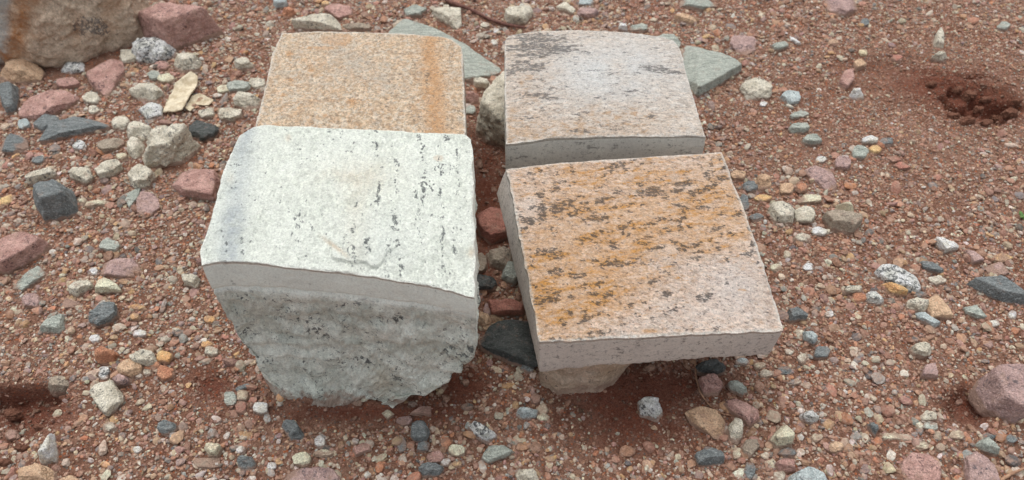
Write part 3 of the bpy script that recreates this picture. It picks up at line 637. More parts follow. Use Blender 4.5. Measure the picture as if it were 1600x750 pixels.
# ------------------------------------------------------------------ the four cut blocks
def poly_sample(pts, n):
    pts = np.asarray(pts, float); d = np.r_[0, np.cumsum(np.linalg.norm(np.diff(pts, axis=0), axis=1))]; t = np.linspace(0, d[-1], n)
    return np.stack([np.interp(t, d, pts[:, k]) for k in range(pts.shape[1])], -1)
def smooth_line(P, it=6):
    P = P.copy()
    for _ in range(it): P[1:-1] = (P[:-2] + 2 * P[1:-1] + P[2:]) / 4
    return P
def block(name, back, right, front, left, z, th, keel, mat, masks, N=250, dome=.0015, rough=.0006, offs=None, lip=-.001, kz=0.0, prof=1.5, edge_n=.0009, krough=.0022, seed=3, drop=None):
    """back/left run from the far left corner, front from near left, right from far right, all in photo pixels; z: heights of the corners
    (far left, far right, near right, near left); th: sawn band thickness at the same corners"""
    zz = dict(fl=z[0], fr=z[1], nr=z[2], nl=z[3])
    def line(pts, za, zb_):
        q = poly_sample(pts, N); return smooth_line(at(q[:, 0], q[:, 1], np.linspace(za, zb_, N)))
    B = line(back, zz['fl'], zz['fr']); R_ = line(right, zz['fr'], zz['nr']); Fr = line(front, zz['nl'], zz['nr']); L_ = line(left, zz['fl'], zz['nl'])
    cs = [(B[0] + L_[0]) / 2, (B[-1] + R_[0]) / 2, (R_[-1] + Fr[-1]) / 2, (L_[-1] + Fr[0]) / 2]
    B[0] = L_[0] = cs[0]; B[-1] = R_[0] = cs[1]; R_[-1] = Fr[-1] = cs[2]; L_[-1] = Fr[0] = cs[3]
    u = np.linspace(0, 1, N); U, Vv = np.meshgrid(u, u)
    U3, V3 = U[..., None], Vv[..., None]
    S = (1 - V3) * B[None] + V3 * Fr[None] + (1 - U3) * L_[:, None] + U3 * R_[:, None] - ((1 - U3) * (1 - V3) * cs[0] + U3 * (1 - V3) * cs[1] + U3 * V3 * cs[2] + (1 - U3) * V3 * cs[3])
    ring_ij = [(0, j) for j in range(N)] + [(i, N - 1) for i in range(1, N)] + [(N - 1, j) for j in range(N - 2, -1, -1)] + [(i, 0) for i in range(N - 2, 0, -1)]
    ri = np.array(ring_ij); per = S[ri[:, 0], ri[:, 1]].copy(); ru = U[ri[:, 0], ri[:, 1]]; rv = Vv[ri[:, 0], ri[:, 1]]
    # edge wobble
    cen = S.mean((0, 1)); out = per - cen; out[:, 2] = 0
    tang = np.roll(per, -1, 0) - np.roll(per, 1, 0); nrm = np.stack([tang[:, 1], -tang[:, 0], 0 * tang[:, 0]], -1)
    nrm /= np.linalg.norm(nrm, axis=1)[:, None] + 1e-9; nrm *= np.sign((nrm * out).sum(1))[:, None]
    for _ in range(10): nrm = (np.roll(nrm, 1, 0) + nrm + np.roll(nrm, -1, 0)) / 3
    nrm /= np.linalg.norm(nrm, axis=1)[:, None]
    wob = edge_n * (fbm(per, 130, 4, seed, .65))
    e = np.minimum(np.minimum(U, 1 - U), np.minimum(Vv, 1 - Vv)) * .1
    S[..., 2] += dome * (1 - (2 * U - 1) ** 2) * (1 - (2 * Vv - 1) ** 2)
    if drop is not None: S[..., 2] += drop(U, Vv)
    S[..., 2] += (rough * fbm(S, 60, 3, seed + 1, .6) * 1.6 + rough * .55 * fbm(S, 330, 4, seed + 2, .7)) * sstep(0, .002, e + .0006)
    bev = sstep(0, .0007, e); S[..., 2] -= .00025 * (1 - bev)
    per = per + nrm * wob[:, None]; per[:, 2] = S[ri[:, 0], ri[:, 1], 2]
    S[ri[:, 0], ri[:, 1]] = per
    rings = []
    thr = (1 - ru) * (1 - rv) * th[0] + ru * (1 - rv) * th[1] + ru * rv * th[2] + (1 - ru) * rv * th[3]
    offs = offs or [(0, 0)] * 4
    ox = (1 - ru) * (1 - rv) * offs[0][0] + ru * (1 - rv) * offs[1][0] + ru * rv * offs[2][0] + (1 - ru) * rv * offs[3][0]
    oy = (1 - ru) * (1 - rv) * offs[0][1] + ru * (1 - rv) * offs[1][1] + ru * rv * offs[2][1] + (1 - ru) * rv * offs[3][1]
    low_edge_wob = fbm(per * np.array([1, 1, 0]), 150, 4, seed + 7, .6)
    ns = 14; kinds = []
    for k in range(1, ns + 1):
        t = k / ns; q = per.copy(); q[:, 2] -= (thr + .0012 * low_edge_wob) * t; q[:, 0] += ox * t; q[:, 1] += oy * t
        q -= nrm * (wob * .85 * min(1, t * 1.3))[:, None]; q += nrm * (.0003 * min(1, t * 2)) + nrm * (.00012 * noise(q, 700, seed))[:, None]
        if k == ns: q += nrm * (-.0006 + .0004 * low_edge_wob)[:, None]
        rings.append(q); kinds.append(1)
    last = rings[-1]; nk = 40
    K = at(*np.array(keel, float).T, kz); kc = K.mean(0); ka = np.arctan2(K[:, 1] - kc[1], K[:, 0] - kc[0]); order = np.argsort(ka); K = K[order]; ka = ka[order]
    kr = np.hypot(K[:, 0] - kc[0], K[:, 1] - kc[1])
    pa = np.arctan2(out[:, 1], out[:, 0])
    # keel ring point for every perimeter point: same bearing from the centre, polygon radius
    seg = []
    for a in pa:
        dv = np.array([math.cos(a), math.sin(a)]); best = None
        for i in range(len(K)):
            p0 = K[i, :2] - kc[:2]; p1 = K[(i + 1) % len(K), :2] - kc[:2]; ed = p1 - p0
            den = dv[0] * ed[1] - dv[1] * ed[0]
            if abs(den) < 1e-12: continue
            tt = (p0[0] * ed[1] - p0[1] * ed[0]) / den; ss = (p0[0] * dv[1] - p0[1] * dv[0]) / den
            if tt > 0 and -1e-6 <= ss <= 1 + 1e-6: best = tt if best is None else max(best, tt)
        seg.append(kc[:2] + dv * (best or kr.mean()))
    seg = np.array(seg); kb = np.c_[seg, np.full(len(seg), kz - .003)]
    ins = last + nrm * lip
    for k in range(1, nk + 1):
        t = k / nk; s_ = t ** prof; q = ins * (1 - s_) + kb * s_; q[:, 2] = last[:, 2] * (1 - t) + kb[:, 2] * t
        am = krough * min(1, t * 6 + .12)
        q += nrm * (am * (.8 * fbm(q, 45, 3, seed + 3, .55) - .8 * np.abs(fbm(q * [1, 1, 1.3], 95, 3, seed + 13, .5)) + .75 * fbm(q * [1, 1, 1.8], 150, 5, seed + 4, .68)))[:, None]
        q[:, 2] += .35 * am * noise(q, 120, seed + 5) * (k > 1)
        rings.append(q); kinds.append(2)
    nr = len(per); Vt = S.reshape(-1, 3); ridx = ri[:, 0] * N + ri[:, 1]
    allV = [Vt]; prev = ridx; faces = []
    ii = np.arange(N * N).reshape(N, N); faces.append(np.stack([ii[:-1, :-1], ii[1:, :-1], ii[1:, 1:], ii[:-1, 1:]], -1).reshape(-1, 4))
    off = N * N; kindv = [np.zeros(N * N)]
    for q, kd in zip(rings, kinds):
        cur = off + np.arange(nr); off += nr; allV.append(q); kindv.append(np.full(nr, kd, float))
        faces.append(np.stack([prev, np.roll(prev, -1), np.roll(cur, -1), cur], -1)); prev = cur
    allV.append(rings[-1].mean(0)[None]); kindv.append(np.array([2.])); ctr_i = off
    faces4 = np.concatenate(faces); tri = np.stack([prev, np.roll(prev, -1), np.full(nr, ctr_i)], -1)
    V = np.concatenate(allV); kv = np.concatenate(kindv)
    m1 = masks(V, kv)                       # (n,4): stain, dark mineral, grey cloud, pale
    edge = np.zeros(len(V)); edge[:N * N] = (1 - sstep(0, .0016, e)).ravel()
    edge[N * N:N * N + nr] = .8
    i_lip = N * N + nr * (ns - 1); edge[i_lip:i_lip + 2 * nr] = .9
    km = np.stack([(kv == 1) * 1., (kv == 2) * 1., edge, np.ones(len(V))], -1)
    base = kc.copy(); base[2] = 0
    o = mesh_object(name, V, [faces4, tri], mat, loc=tuple(base), attrs={'masks': m1, 'part': km, 'low': np.stack([1 - sstep(0, .02, V[:, 2])] * 4, -1)})
    me = o.data; ev = np.zeros(len(me.edges) * 2, np.int32); me.edges.foreach_get('vertices', ev); ev = ev.reshape(-1, 2)
    on = np.zeros(len(V), bool); on[ridx] = True; on2 = np.zeros(len(V), bool); on2[i_lip:i_lip + nr] = True
    sh = me.attributes.new('sharp_edge', 'BOOLEAN', 'EDGE'); sh.data.foreach_set('value', (on[ev].all(1)) | (on2[ev].all(1)))
    FOOT.append((kc[0], kc[1], np.ptp(K[:, 0]) / 2, np.ptp(K[:, 1]) / 2))
    return o

def block_mat(name, top, top2, stain, dark, grey, pale, side, side2, under, under2, grain=(1, 1, 1), rot=0.0, grain_amt=.12, orange_grain=None, edge_col=(225, 224, 216), udark=.12, side_dark=.03, grit=.8, dsc=760):
    g = NT(name); v = g.coord(); vs = g.coord(scale=grain, rot=(0, 0, rot))
    M = g.attr('masks'); ms = g.sep(M.outputs['Color']); ma = M.outputs['Alpha']; ps = g.sep(g.attr('part').outputs['Color'])
    c = g.mix(g.ramp(g.noise(vs, 330, 5, .7), .38, .62), lin(top), lin(top2))
    cg = g.sep(g.vor(vs, 900, 'Color')); c = g.mix(grit, c, g.mix(cg[0], (.70, .70, .70), (1.20, 1.20, 1.20)), 'MULTIPLY')
    # mineral grains
    vc = g.sep(g.vor(vs, 620, 'Color')); c = g.mix(g.mth('MULTIPLY', g.ramp(vc[0], .55, .9), .4), c, lin(pale))
    if orange_grain: c = g.mix(g.mth('MULTIPLY', g.ramp(g.noise(vs, 420, 4, .7), .54, .66), orange_grain), c, lin(stain))
    c = g.mix(g.mth('MULTIPLY', ms[2], g.ramp(g.noise(vs, 500, 4, .7), .2, .6, .5, 1)), c, lin(grey))
    st = g.mth('MULTIPLY', ms[0], g.ramp(g.noise(vs, 520, 5, .75), .25, .6, .35, 1)); c = g.mix(st, c, lin(stain))
    c = g.mix(g.mth('MULTIPLY', ma, .8), c, lin(pale))
    sp = g.noise(vs, 820, 4, .8, .3)
    c = g.mix(g.mth('MULTIPLY', g.ramp(sp, .70 - grain_amt, .77 - grain_amt), .62), c, lin(dark))
    dk = g.ramp(g.mth('ADD', g.mth('MULTIPLY', ms[1], .80), g.mth('MULTIPLY', g.mth('SUBTRACT', g.noise(vs, dsc, 4, .75), .5), 3.4)), .34, .82)
    c = g.mix(g.mth('MULTIPLY', dk, .82), c, lin(dark))
    # sawn sides
    sc = g.mix(g.ramp(g.noise(v, 45, 3, .6), .35, .65), lin(side), lin(side2))
    sc = g.mix(g.mth('MULTIPLY', g.ramp(g.noise(vs, 600, 4, .8), .62 - side_dark, .72 - side_dark), .6), sc, lin(dark))
    sc = g.mix(g.mth('MULTIPLY', dk, .6), sc, lin(dark))
    # rough underside
    uc = g.mix(g.ramp(g.noise(v, 70, 5, .65), .35, .65), lin(under), lin(under2))
    uc = g.mix(.8, uc, g.mix(g.ramp(g.noise(v, 330, 5, .7), .35, .65), (.80, .81, .80), (1.16, 1.16, 1.15)), 'MULTIPLY')
    uc = g.mix(g.mth('MULTIPLY', st, .8), uc, lin(stain))
    uc = g.mix(g.mth('MULTIPLY', g.ramp(g.mth('ADD', g.noise(v, 520, 4, .8, .4), g.mth('MULTIPLY', g.noise(v, 90, 3, .6), .5)), 1.0 - udark, 1.06 - udark), .85), uc, lin(dark))
    c = g.mix(ps[0], c, sc); c = g.mix(ps[1], c, uc)
    c = g.mix(g.mth('MULTIPLY', ps[2], g.ramp(g.noise(v, 700, 3, .7), .35, .6, .2, .75)), c, lin(edge_col))
    fine = g.noise(v, 1300, 3, .8); c = g.mix(g.mth('SUBTRACT', .95, g.mth('MULTIPLY', ps[0], .4)), c, g.mix(g.ramp(fine, .3, .7), (.76, .76, .76), (1.16, 1.16, 1.16)), 'MULTIPLY')
    lo = g.sep(g.attr('low').outputs['Color'])[0]
    c = g.mix(g.mth('MULTIPLY', g.ramp(g.mth('ADD', g.mth('MULTIPLY', lo, .5), g.noise(v, 160, 5, .7)), .82, 1.05), .8), c, DIRT)
    hh = g.mth('ADD', g.noise(v, 480, 6, .75), g.mth('MULTIPLY', g.noise(v, 1500, 3, .7), .4))
    hh = g.mth('MULTIPLY', hh, g.mth('SUBTRACT', 1.0, g.mth('MULTIPLY', ps[0], .82)))
    return g.finish(c, hh, .0020, .8, .72)

def gb(x, y, px, py, rx, ry, ang=0., pw=2.):
    c, s_ = math.cos(ang), math.sin(ang); u = ((x - px) * c + (y - py) * s_) / rx; v = (-(x - px) * s_ + (y - py) * c) / ry
    return np.exp(-(u * u + v * v) ** (pw / 2))
def pack(n, *a): return np.clip(np.stack([np.broadcast_to(q, (n,)) for q in a], -1), 0, 1)

def masks_tan(V, kv):
    x, y = to_px(V); nz = fbm(V, 180, 4, 41, .6); n2 = fbm(V, 420, 4, 42, .7)
    xs = 676 + (y - 130) * .09 + 5 * noise(V * [1, 1, 0], 60, 3)
    st = .85 * np.exp(-((x - xs + 6 * n2) / (17 + 8 * nz)) ** 2) * sstep(-.9, .2, n2 + .6)
    st += .6 * sstep(.05, .3, gb(x, y, 530, 62, 30, 12) + .35 * nz - .35) + .6 * sstep(.1, .3, gb(x, y, 508, 75, 40, 5) + .4 * n2 - .5)
    st += .3 * sstep(.25, .5, n2 + .15)
    for a, b, r in [(486, 110, 5), (442, 148, 4), (452, 84, 6), (508, 180, 4), (455, 125, 5), (550, 160, 8)]: st += .9 * gb(x, y, a, b, r, r * .7, 0, 3)
    dk = .95 * gb(x, y, 667, 120, 6, 10) * sstep(-.3, .3, n2 + .3) + .8 * gb(x, y, 654, 184, 5, 5) + .8 * gb(x, y, 626, 116, 6, 3) + .5 * gb(x, y, 588, 196, 12, 3)
    dk += .55 * sstep(.28, .5, fbm(V, 520, 3, 77, .6))
    gr = .3 * gb(x, y, 570, 110, 60, 22, .4) + .3 * gb(x, y, 520, 70, 40, 8) + .3 * sstep(.1, .4, nz)
    pa = .5 * gb(x, y, 500, 130, 25, 4, .1) + .4 * gb(x, y, 520, 60, 60, 8) * sstep(-.1, .3, n2)
    return pack(len(V), st, dk, gr, pa)
def masks_white(V, kv):
    x, y = to_px(V); Pa = V * np.array([1, .22, .35]); n1 = fbm(Pa, 330, 4, 51, .7); n2 = fbm(V, 420, 3, 52, .7); n3 = fbm(V, 60, 3, 53)
    dk = 0
    for xa, ya, xb, yb, w, s_ in [(588, 200, 588, 250, 4, 1), (592, 285, 590, 350, 4, 1), (618, 245, 620, 300, 4, 1), (617, 330, 628, 440, 5, 1.1), (655, 210, 660, 250, 4, .95), (663, 265, 662, 320, 4.5, .9),
                              (697, 212, 699, 245, 4, 1), (690, 258, 688, 305, 4, 1.1), (693, 320, 692, 368, 4, 1), (712, 235, 718, 300, 3, .8), (727, 310, 731, 328, 3, .9), (574, 355, 572, 395, 4, 1),
                              (552, 362, 550, 440, 4, .8), (707, 355, 713, 395, 4, .9), (545, 380, 545, 395, 4, 1), (470, 330, 466, 355, 9, .8), (468, 370, 468, 400, 6, .7), (464, 222, 470, 232, 6, .8),
                              (352, 372, 354, 410, 6, .95), (380, 360, 378, 400, 4, .8), (333, 395, 336, 412, 4, .8), (559, 315, 555, 322, 3, .9), (645, 295, 650, 310, 6, .7), (485, 345, 488, 362, 4, .8), (676, 300, 676, 306, 4, .9), (635, 213, 640, 220, 7, .8)]:
        t = np.clip((y - ya) / max(yb - ya, 1), 0, 1); cx = xa + (xb - xa) * t
        dyo = np.maximum(0, np.maximum(ya - y, y - yb))
        dk = np.maximum(dk, s_ * 1.2 * np.exp(-((x - cx) / (w * .9)) ** 2 - (dyo / 4) ** 2) * sstep(-.22, .12, n1 * .6 + .5 * n2) * sstep(-.42, .12, noise(V, 820, 59)))
    dk = dk + .6 * sstep(.36, .52, n2 + .12 * n3) * (kv == 0) + .5 * sstep(.26, .42, n1 + .1 * n3) * (kv == 0) * gb(x, y, 660, 330, 130, 200, 0, 4) + .85 * (kv == 2) * sstep(.2, .42, fbm(V * [1, 1, .6], 300, 4, 57, .7) + .25 * fbm(V, 50, 2, 58)) + .5 * (kv == 1) * sstep(.42, .55, n2)
    bl = .95 * np.exp(-((x - (372 + (300 - y) * .12)) / 20) ** 2) * sstep(-.5, .3, n3 + .35 * n2 + .1) + .3 * gb(x, y, 345, 360, 28, 50)
    bl += .25 * gb(x, y, 590, 385, 60, 35) + .6 * (kv == 2) * gb(x, y, 372, 470, 40, 30) + .1 * (kv == 2) * sstep(0, .4, n3)
    st = .33 * gb(x, y, 560, 275, 60, 30) * sstep(-.6, .4, n3 + .3) + .75 * sstep(.4, .7, gb(x, y, 685, 247, 11, 6) + .3 * n2) + .5 * gb(x, y, 450, 216, 5, 6) + .6 * gb(x, y, 738, 395, 8, 8) + .22 * gb(x, y, 555, 350, 20, 60)
    st += .9 * np.exp(-((y - (372 + (x - 505) * .75)) / 4.5) ** 2) * gb(x, y, 522, 385, 24, 30, 0, 4) + .35 * gb(x, y, 360, 278, 6, 10) + .55 * (kv == 2) * gb(x, y, 598, 600, 20, 22) + .25 * (kv == 1) * gb(x, y, 545, 450, 60, 20)
    pa = .5 * sstep(0, .4, n3) * (kv == 0)
    return pack(len(V), st, dk, bl, pa)
def masks_grey(V, kv):
    x, y = to_px(V); Pa = V * np.array([.45, 1.5, 1]); n1 = fbm(Pa, 260, 4, 61, .7); n2 = fbm(V, 420, 3, 62, .7); n3 = fbm(V, 55, 3, 63)
    dk = .85 * sstep(.1, .7, gb(x, y, 850, 72, 62, 26, .15) + .75 * n1 - .12 + .15 * n2) + .5 * sstep(.1, .6, gb(x, y, 815, 105, 30, 16, -.3) + .7 * n1 - .3)
    for a, b, rx, ry in [(849, 149, 14, 4.5), (910, 205, 28, 3), (1018, 105, 26, 5), (1040, 112, 30, 4), (915, 82, 10, 3), (848, 171, 4, 3), (915, 175, 6, 2), (1020, 183, 9, 3)]:
        dk = dk + .75 * sstep(.15, .6, gb(x, y, a, b, rx, ry, .06) + .4 * n1)
    dk += .5 * sstep(.12, .42, n1 + .12 * n3 + .25 * gb(x, y, 815, 110, 40, 80, 0, 3)) + .3 * (kv == 1) * sstep(.2, .45, fbm(V, 260, 3, 66))
    warm = sstep(-.1, .55, (y - 165) / 45 + .6 * n3) + .8 * gb(x, y, 830, 120, 40, 60)
    st = np.clip(warm, 0, 1) * (.22 + .6 * sstep(.0, .35, fbm(V * [.8, 1.3, 1], 300, 4, 64, .7))) * (kv == 0) + .8 * gb(x, y, 814, 129, 4, 4) + .7 * gb(x, y, 802, 172, 8, 5) + .5 * gb(x, y, 815, 205, 20, 5)
    gr = 1.0 * gb(x, y, 945, 115, 100, 42, .05) * sstep(-.6, .3, n3 + .4) + .3 * gb(x, y, 1000, 80, 60, 30)
    pa = .45 * gb(x, y, 930, 120, 60, 30) * sstep(-.1, .3, n2) + .7 * gb(x, y, 1050, 116, 4, 3) + .35 * gb(x, y, 1070, 132, 20, 12) + .4 * gb(x, y, 1070, 205, 40, 20)
    return pack(len(V), st, dk, gr, pa)
def masks_gold(V, kv):
    x, y = to_px(V); a = .2; ca, sa = math.cos(a), math.sin(a)
    R_ = np.stack([(V[:, 0] * ca + V[:, 1] * sa) * .42, (-V[:, 0] * sa + V[:, 1] * ca) * 1.5, V[:, 2]], -1)
    n1 = fbm(R_, 190, 5, 71, .68); n2 = fbm(V, 420, 3, 72, .7); n3 = fbm(V, 45, 3, 73); n4 = fbm(R_, 330, 4, 75, .7)
    dk = 0
    for px, py, rx, ry, an in [(868, 322, 24, 6, -.2), (849, 330, 8, 10, .5), (937, 341, 17, 9, .15), (1018, 300, 24, 9, .1), (1066, 291, 18, 9, -.3), (1110, 292, 24, 7, -.35), (1128, 279, 10, 5, .1), (968, 258, 14, 5, 0), (1107, 272, 8, 8, 0),
                               (855, 391, 17, 7, -.1), (965, 413, 14, 7, 0), (875, 284, 12, 3, 0), (822, 344, 10, 4, 0), (1063, 322, 12, 4, .5), (1098, 324, 13, 4, .1), (1118, 358, 12, 4, -.2), (1075, 385, 18, 4, -.15), (1150, 337, 10, 3, 0),
                               (1045, 458, 15, 7, .1), (1090, 402, 14, 4, 0), (960, 385, 8, 6, 0), (1102, 465, 14, 8, 0), (925, 495, 22, 3, -.35), (868, 425, 12, 6, 0), (905, 430, 14, 5, 0), (1034, 386, 10, 4, 0), (868, 470, 8, 5, 0), (1020, 440, 10, 4, 0), (965, 300, 10, 5, 0), (985, 330, 6, 4, .4), (868, 295, 6, 6, 0), (940, 310, 14, 3, 0)]:
        dk = np.maximum(dk, 0.84 * sstep(.2, .7, gb(x, y, px, py, rx * 1.25, ry * .95, an - .12, 2.2) + .8 * n4 + .3 * n2))
    dk = dk + .45 * sstep(.28, .46, n2 + .25 * n1) * (kv == 0) + .72 * sstep(.06, .28, n1 * .75 + .3 * n2 + .1 * n3 - .35 * gb(x, y, 1150, 465, 90, 60) + .06 * gb(x, y, 900, 400, 120, 80)) * (kv == 0) + .4 * (kv == 1) * sstep(.4, .5, n2)
    warm = .32 + 1.1 * gb(x, y, 910, 420, 110, 75, -.1, 3) + .55 * gb(x, y, 1080, 330, 110, 50, 0, 3) + .5 * gb(x, y, 960, 280, 160, 35) - 1.1 * gb(x, y, 1150, 455, 75, 65) - .3 * gb(x, y, 905, 350, 55, 22) - .5 * gb(x, y, 1080, 500, 120, 30)
    st = np.clip(warm + .5 * gb(x, y, 860, 490, 60, 40) + .45 * gb(x, y, 1110, 380, 60, 30) + .6 * n3, 0, 1) * (.5 + .55 * sstep(-.15, .3, n1 * .8 + n4 * .5)) * (kv == 0) + .8 * (kv == 0) * sstep(.35, .6, n4 + .25 * gb(x, y, 1000, 280, 150, 40)) + .8 * gb(x, y, 1015, 517, 14, 3) + .12 * (kv == 2) * sstep(0, .3, n3)
    gr = .55 * gb(x, y, 1150, 450, 50, 40) + .4 * gb(x, y, 1035, 405, 40, 20) + .35 * gb(x, y, 905, 350, 40, 20)
    pa = .75 * gb(x, y, 1145, 448, 30, 26) * sstep(-.3, .3, n2) + .6 * gb(x, y, 830, 320, 12, 30) + .5 * gb(x, y, 1080, 293, 12, 6) + .45 * gb(x, y, 1020, 410, 40, 20) * sstep(-.1, .3, n2) + .35 * gb(x, y, 1120, 490, 80, 22)
    return pack(len(V), st, dk, gr, pa)

tan_m = block_mat('tan_granite_top', (216, 195, 168), (202, 174, 144), (200, 152, 104), (112, 100, 88), (184, 180, 170), (230, 224, 210), (196, 184, 166), (184, 170, 152), (190, 174, 150), (170, 154, 132), grain_amt=.17, orange_grain=.16, grit=1.0)
white_m = block_mat('white_granite', (232, 236, 224), (220, 225, 213), (208, 184, 152), (66, 72, 74), (180, 187, 188), (234, 238, 228), (230, 237, 228), (222, 229, 221), (240, 244, 234), (216, 222, 211), grain=(1, .5, 1), grain_amt=.06, edge_col=(240, 241, 232), udark=.165, side_dark=0, grit=.5, dsc=1150)
grey_m = block_mat('grey_cream_granite', (216, 204, 190), (200, 186, 172), (188, 152, 114), (92, 90, 88), (208, 208, 205), (226, 225, 220), (216, 214, 204), (204, 202, 194), (190, 178, 160), (170, 160, 144), grain=(.6, 1.3, 1), grain_amt=.15, orange_grain=.16, side_dark=.055, grit=.85)
gold_m = block_mat('gold_streaked_granite', (218, 200, 184), (198, 174, 156), (200, 146, 78), (66, 63, 62), (196, 188, 182), (226, 214, 205), (208, 200, 190), (196, 188, 180), (210, 188, 168), (192, 170, 148), grain=(.72, 1.25, 1), rot=.17, grain_amt=.145, orange_grain=.24, side_dark=.08, grit=.9)

def drop_chip(U, V):      # shell shaped raised flake near the front of the white block
    a, b = (U - .575) / .125, (V - .80) / .15
    r = np.sqrt(a * a + b * b) + .10 * np.sin(5 * np.arctan2(b, a)) + .05 * np.sin(11 * a)
    return .0013 * (1 - sstep(.90, 1.0, r)) * sstep(-.7, .7, b) + .0006 * (1 - sstep(.0, .03, np.abs(V - .79 - .55 * (U - .44)))) * np.exp(-((U - .47) / .05) ** 2)
b1 = block('granite_block', [(440, 51), (500, 49), (560, 50), (640, 53), (690, 57), (708, 62), (722, 73)], [(722, 73), (725, 140), (728, 210), (731, 262)],
           [(384, 256), (500, 258), (731, 262)], [(440, 51), (426, 85), (411, 150), (398, 200), (384, 256)], (.055,) * 4, (.018, .018, .016, .016),
           [(455, 150), (680, 150), (690, 300), (440, 300)], tan_m, masks_tan, N=230, dome=.001, rough=.0007, seed=11)
tag(b1, 'tan pink granite block with an orange stain stripe, back left of the four', 'stone block', 'four cut granite blocks')
b2 = block('granite_block', [(398, 198), (420, 195), (470, 197), (560, 201), (650, 206), (727, 209), (737, 217)], [(737, 217), (740, 330), (742, 400), (742, 466)],
           [(315, 414), (336, 409), (370, 409), (446, 416), (539, 427), (620, 437), (690, 451), (742, 466)], [(398, 198), (372, 214), (350, 265), (330, 335), (312, 395), (315, 414)],
           (.085, .085, .085, .085), (.013, .010, .0105, .0145), [(420, 618), (445, 632), (525, 634), (575, 630), (612, 638), (634, 610), (645, 560), (620, 500), (440, 500), (410, 560)], white_m, masks_white,
           N=270, dome=.0012, rough=.0009, lip=.0009, prof=2.5, krough=.0034, seed=21, drop=drop_chip)
tag(b2, 'white granite block with lines of black flecks, sawn band and rough hewn base', 'stone block', 'four cut granite blocks')
b3 = block('granite_block', [(789, 64), (794, 55), (830, 49), (900, 47), (980, 50), (1035, 57), (1052, 63), (1062, 76)], [(1062, 76), (1080, 140), (1092, 180), (1103, 214)],
           [(791, 224), (865, 216), (990, 212), (1050, 213), (1103, 214)], [(789, 64), (789, 150), (791, 224)], (.047,) * 4, (.018, .014, .012, .022),
           [(800, 160), (1040, 160), (1040, 280), (800, 290)], grey_m, masks_grey, N=240, dome=.003, rough=.0007, seed=31)
tag(b3, 'cream and grey granite block with smooth sides, behind the gold streaked slab', 'stone block', 'four cut granite blocks')
b4 = block('granite_block', [(791, 264), (850, 257), (950, 249), (1040, 243), (1127, 238)], [(1127, 238), (1160, 320), (1195, 420), (1224, 514)],
           [(842, 535), (900, 531), (1000, 526), (1100, 522), (1224, 517)], [(791, 264), (801, 310), (819, 410), (831, 470), (842, 535)], (.048,) * 4, (.017, .013, .0165, .021),
           [(846, 600), (870, 616), (905, 618), (940, 610), (958, 596), (965, 540), (940, 440), (860, 420), (838, 500)], gold_m, masks_gold, N=270, dome=.0008, rough=.0008, seed=41,
           offs=[(-.0045, .0), (0, 0), (-.0015, 0), (.001, 0)], lip=-.0015, prof=.22, krough=.0022)
tag(b4, 'gold and orange granite slab with black streaks, propped up at front right', 'stone block', 'four cut granite blocks')

# ------------------------------------------------------------------ boulder at the far left corner of the view
def boulder_attr(V):
    x, y = to_px(V); n3 = fbm(V, 50, 4, 83, .6); n2 = fbm(V, 300, 3, 84, .7)
    st = .95 * np.exp(-((x - 30 + 12 * n3 + 9 * n2 - (45 - y) * .25) / 17) ** 2) + .35 * sstep(.1, .4, n3) + .5 * gb(x, y, 120, 45, 10, 22)
    dk = .8 * sstep(.3, .6, gb(x, y, 145, 40, 35, 17, .3) + .6 * fbm(V, 160, 4, 85, .7)) + .5 * sstep(.35, .5, n2)
    gr = sstep(22, 10, x + 8 * n3) * 1.0
    m = pack(len(V), st, dk, gr, .3 * sstep(0, .3, n2))
    return {'masks': m, 'part': np.zeros((len(V), 4))}
bould_m = block_mat('stained_boulder', (214, 194, 172), (190, 168, 146), (176, 122, 78), (96, 92, 90), (186, 188, 184), (204, 184, 160), (0, 0, 0), (0, 0, 0), (0, 0, 0), (0, 0, 0), grain_amt=.08)
bo = rock('boulder', [(-90, -60), (60, -95), (190, -70), (216, -20), (208, 30), (196, 58), (150, 80), (75, 97), (-10, 92), (-90, 70)], .05, bould_m, 5, p=18, rough=.13, sub=5, tops=4, tilt=10, attrs=boulder_attr)
tag(bo, 'large beige boulder with a rusty brown stain at the upper left corner', 'boulder')

# ------------------------------------------------------------------ twigs, bark flake, weed
def tube(name, pts, rad, mat, seed=0, ns=10, n=60, wob=.15):
    P = poly_sample(np.array(pts, float), n); P = smooth_line(P, 12)
    V, Fc = [], []
    for k in range(n):
        t = P[min(k + 1, n - 1)] - P[max(k - 1, 0)]; t /= np.linalg.norm(t); a = np.cross(t, [0, 0, 1]); a /= np.linalg.norm(a); b = np.cross(t, a)
        rr = rad * (1 - .45 * k / n) * (1 if 0 < k < n - 1 else .4)
        for j in range(ns):
            th = 6.283 * j / ns; V.append(P[k] + rr * (1 + wob * math.sin(k * .7 + j * 2.1 + seed) * .5) * (math.cos(th) * a + math.sin(th) * b))
    V = np.array(V); V += rad * wob * np.stack([fbm(V, .5 / rad, 3, seed + q) for q in range(3)], -1)
    idx = np.arange(n * ns).reshape(n, ns); Fc = np.stack([idx[:-1], np.roll(idx[:-1], -1, 1), np.roll(idx[1:], -1, 1), idx[1:]], -1).reshape(-1, 4)
    V = np.vstack([V, P[0], P[-1]]); c0, c1 = n * ns, n * ns + 1
    T = np.array([(c0, (j + 1) % ns, j) for j in range(ns)] + [(c1, (n - 1) * ns + j, (n - 1) * ns + (j + 1) % ns) for j in range(ns)])
    b0 = P.mean(0); return mesh_object(name, V, [Fc, T], mat, loc=tuple(b0))
g = NT('twig_bark'); v = g.coord(scale=(1, .3, 1)); c = g.mix(g.ramp(g.noise(v, 400, 5, .7), .35, .65), lin((120, 84, 74)), lin((88, 60, 54))); twig_m = g.finish(c, g.noise(v, 700, 4, .7), .001, .7, .8)
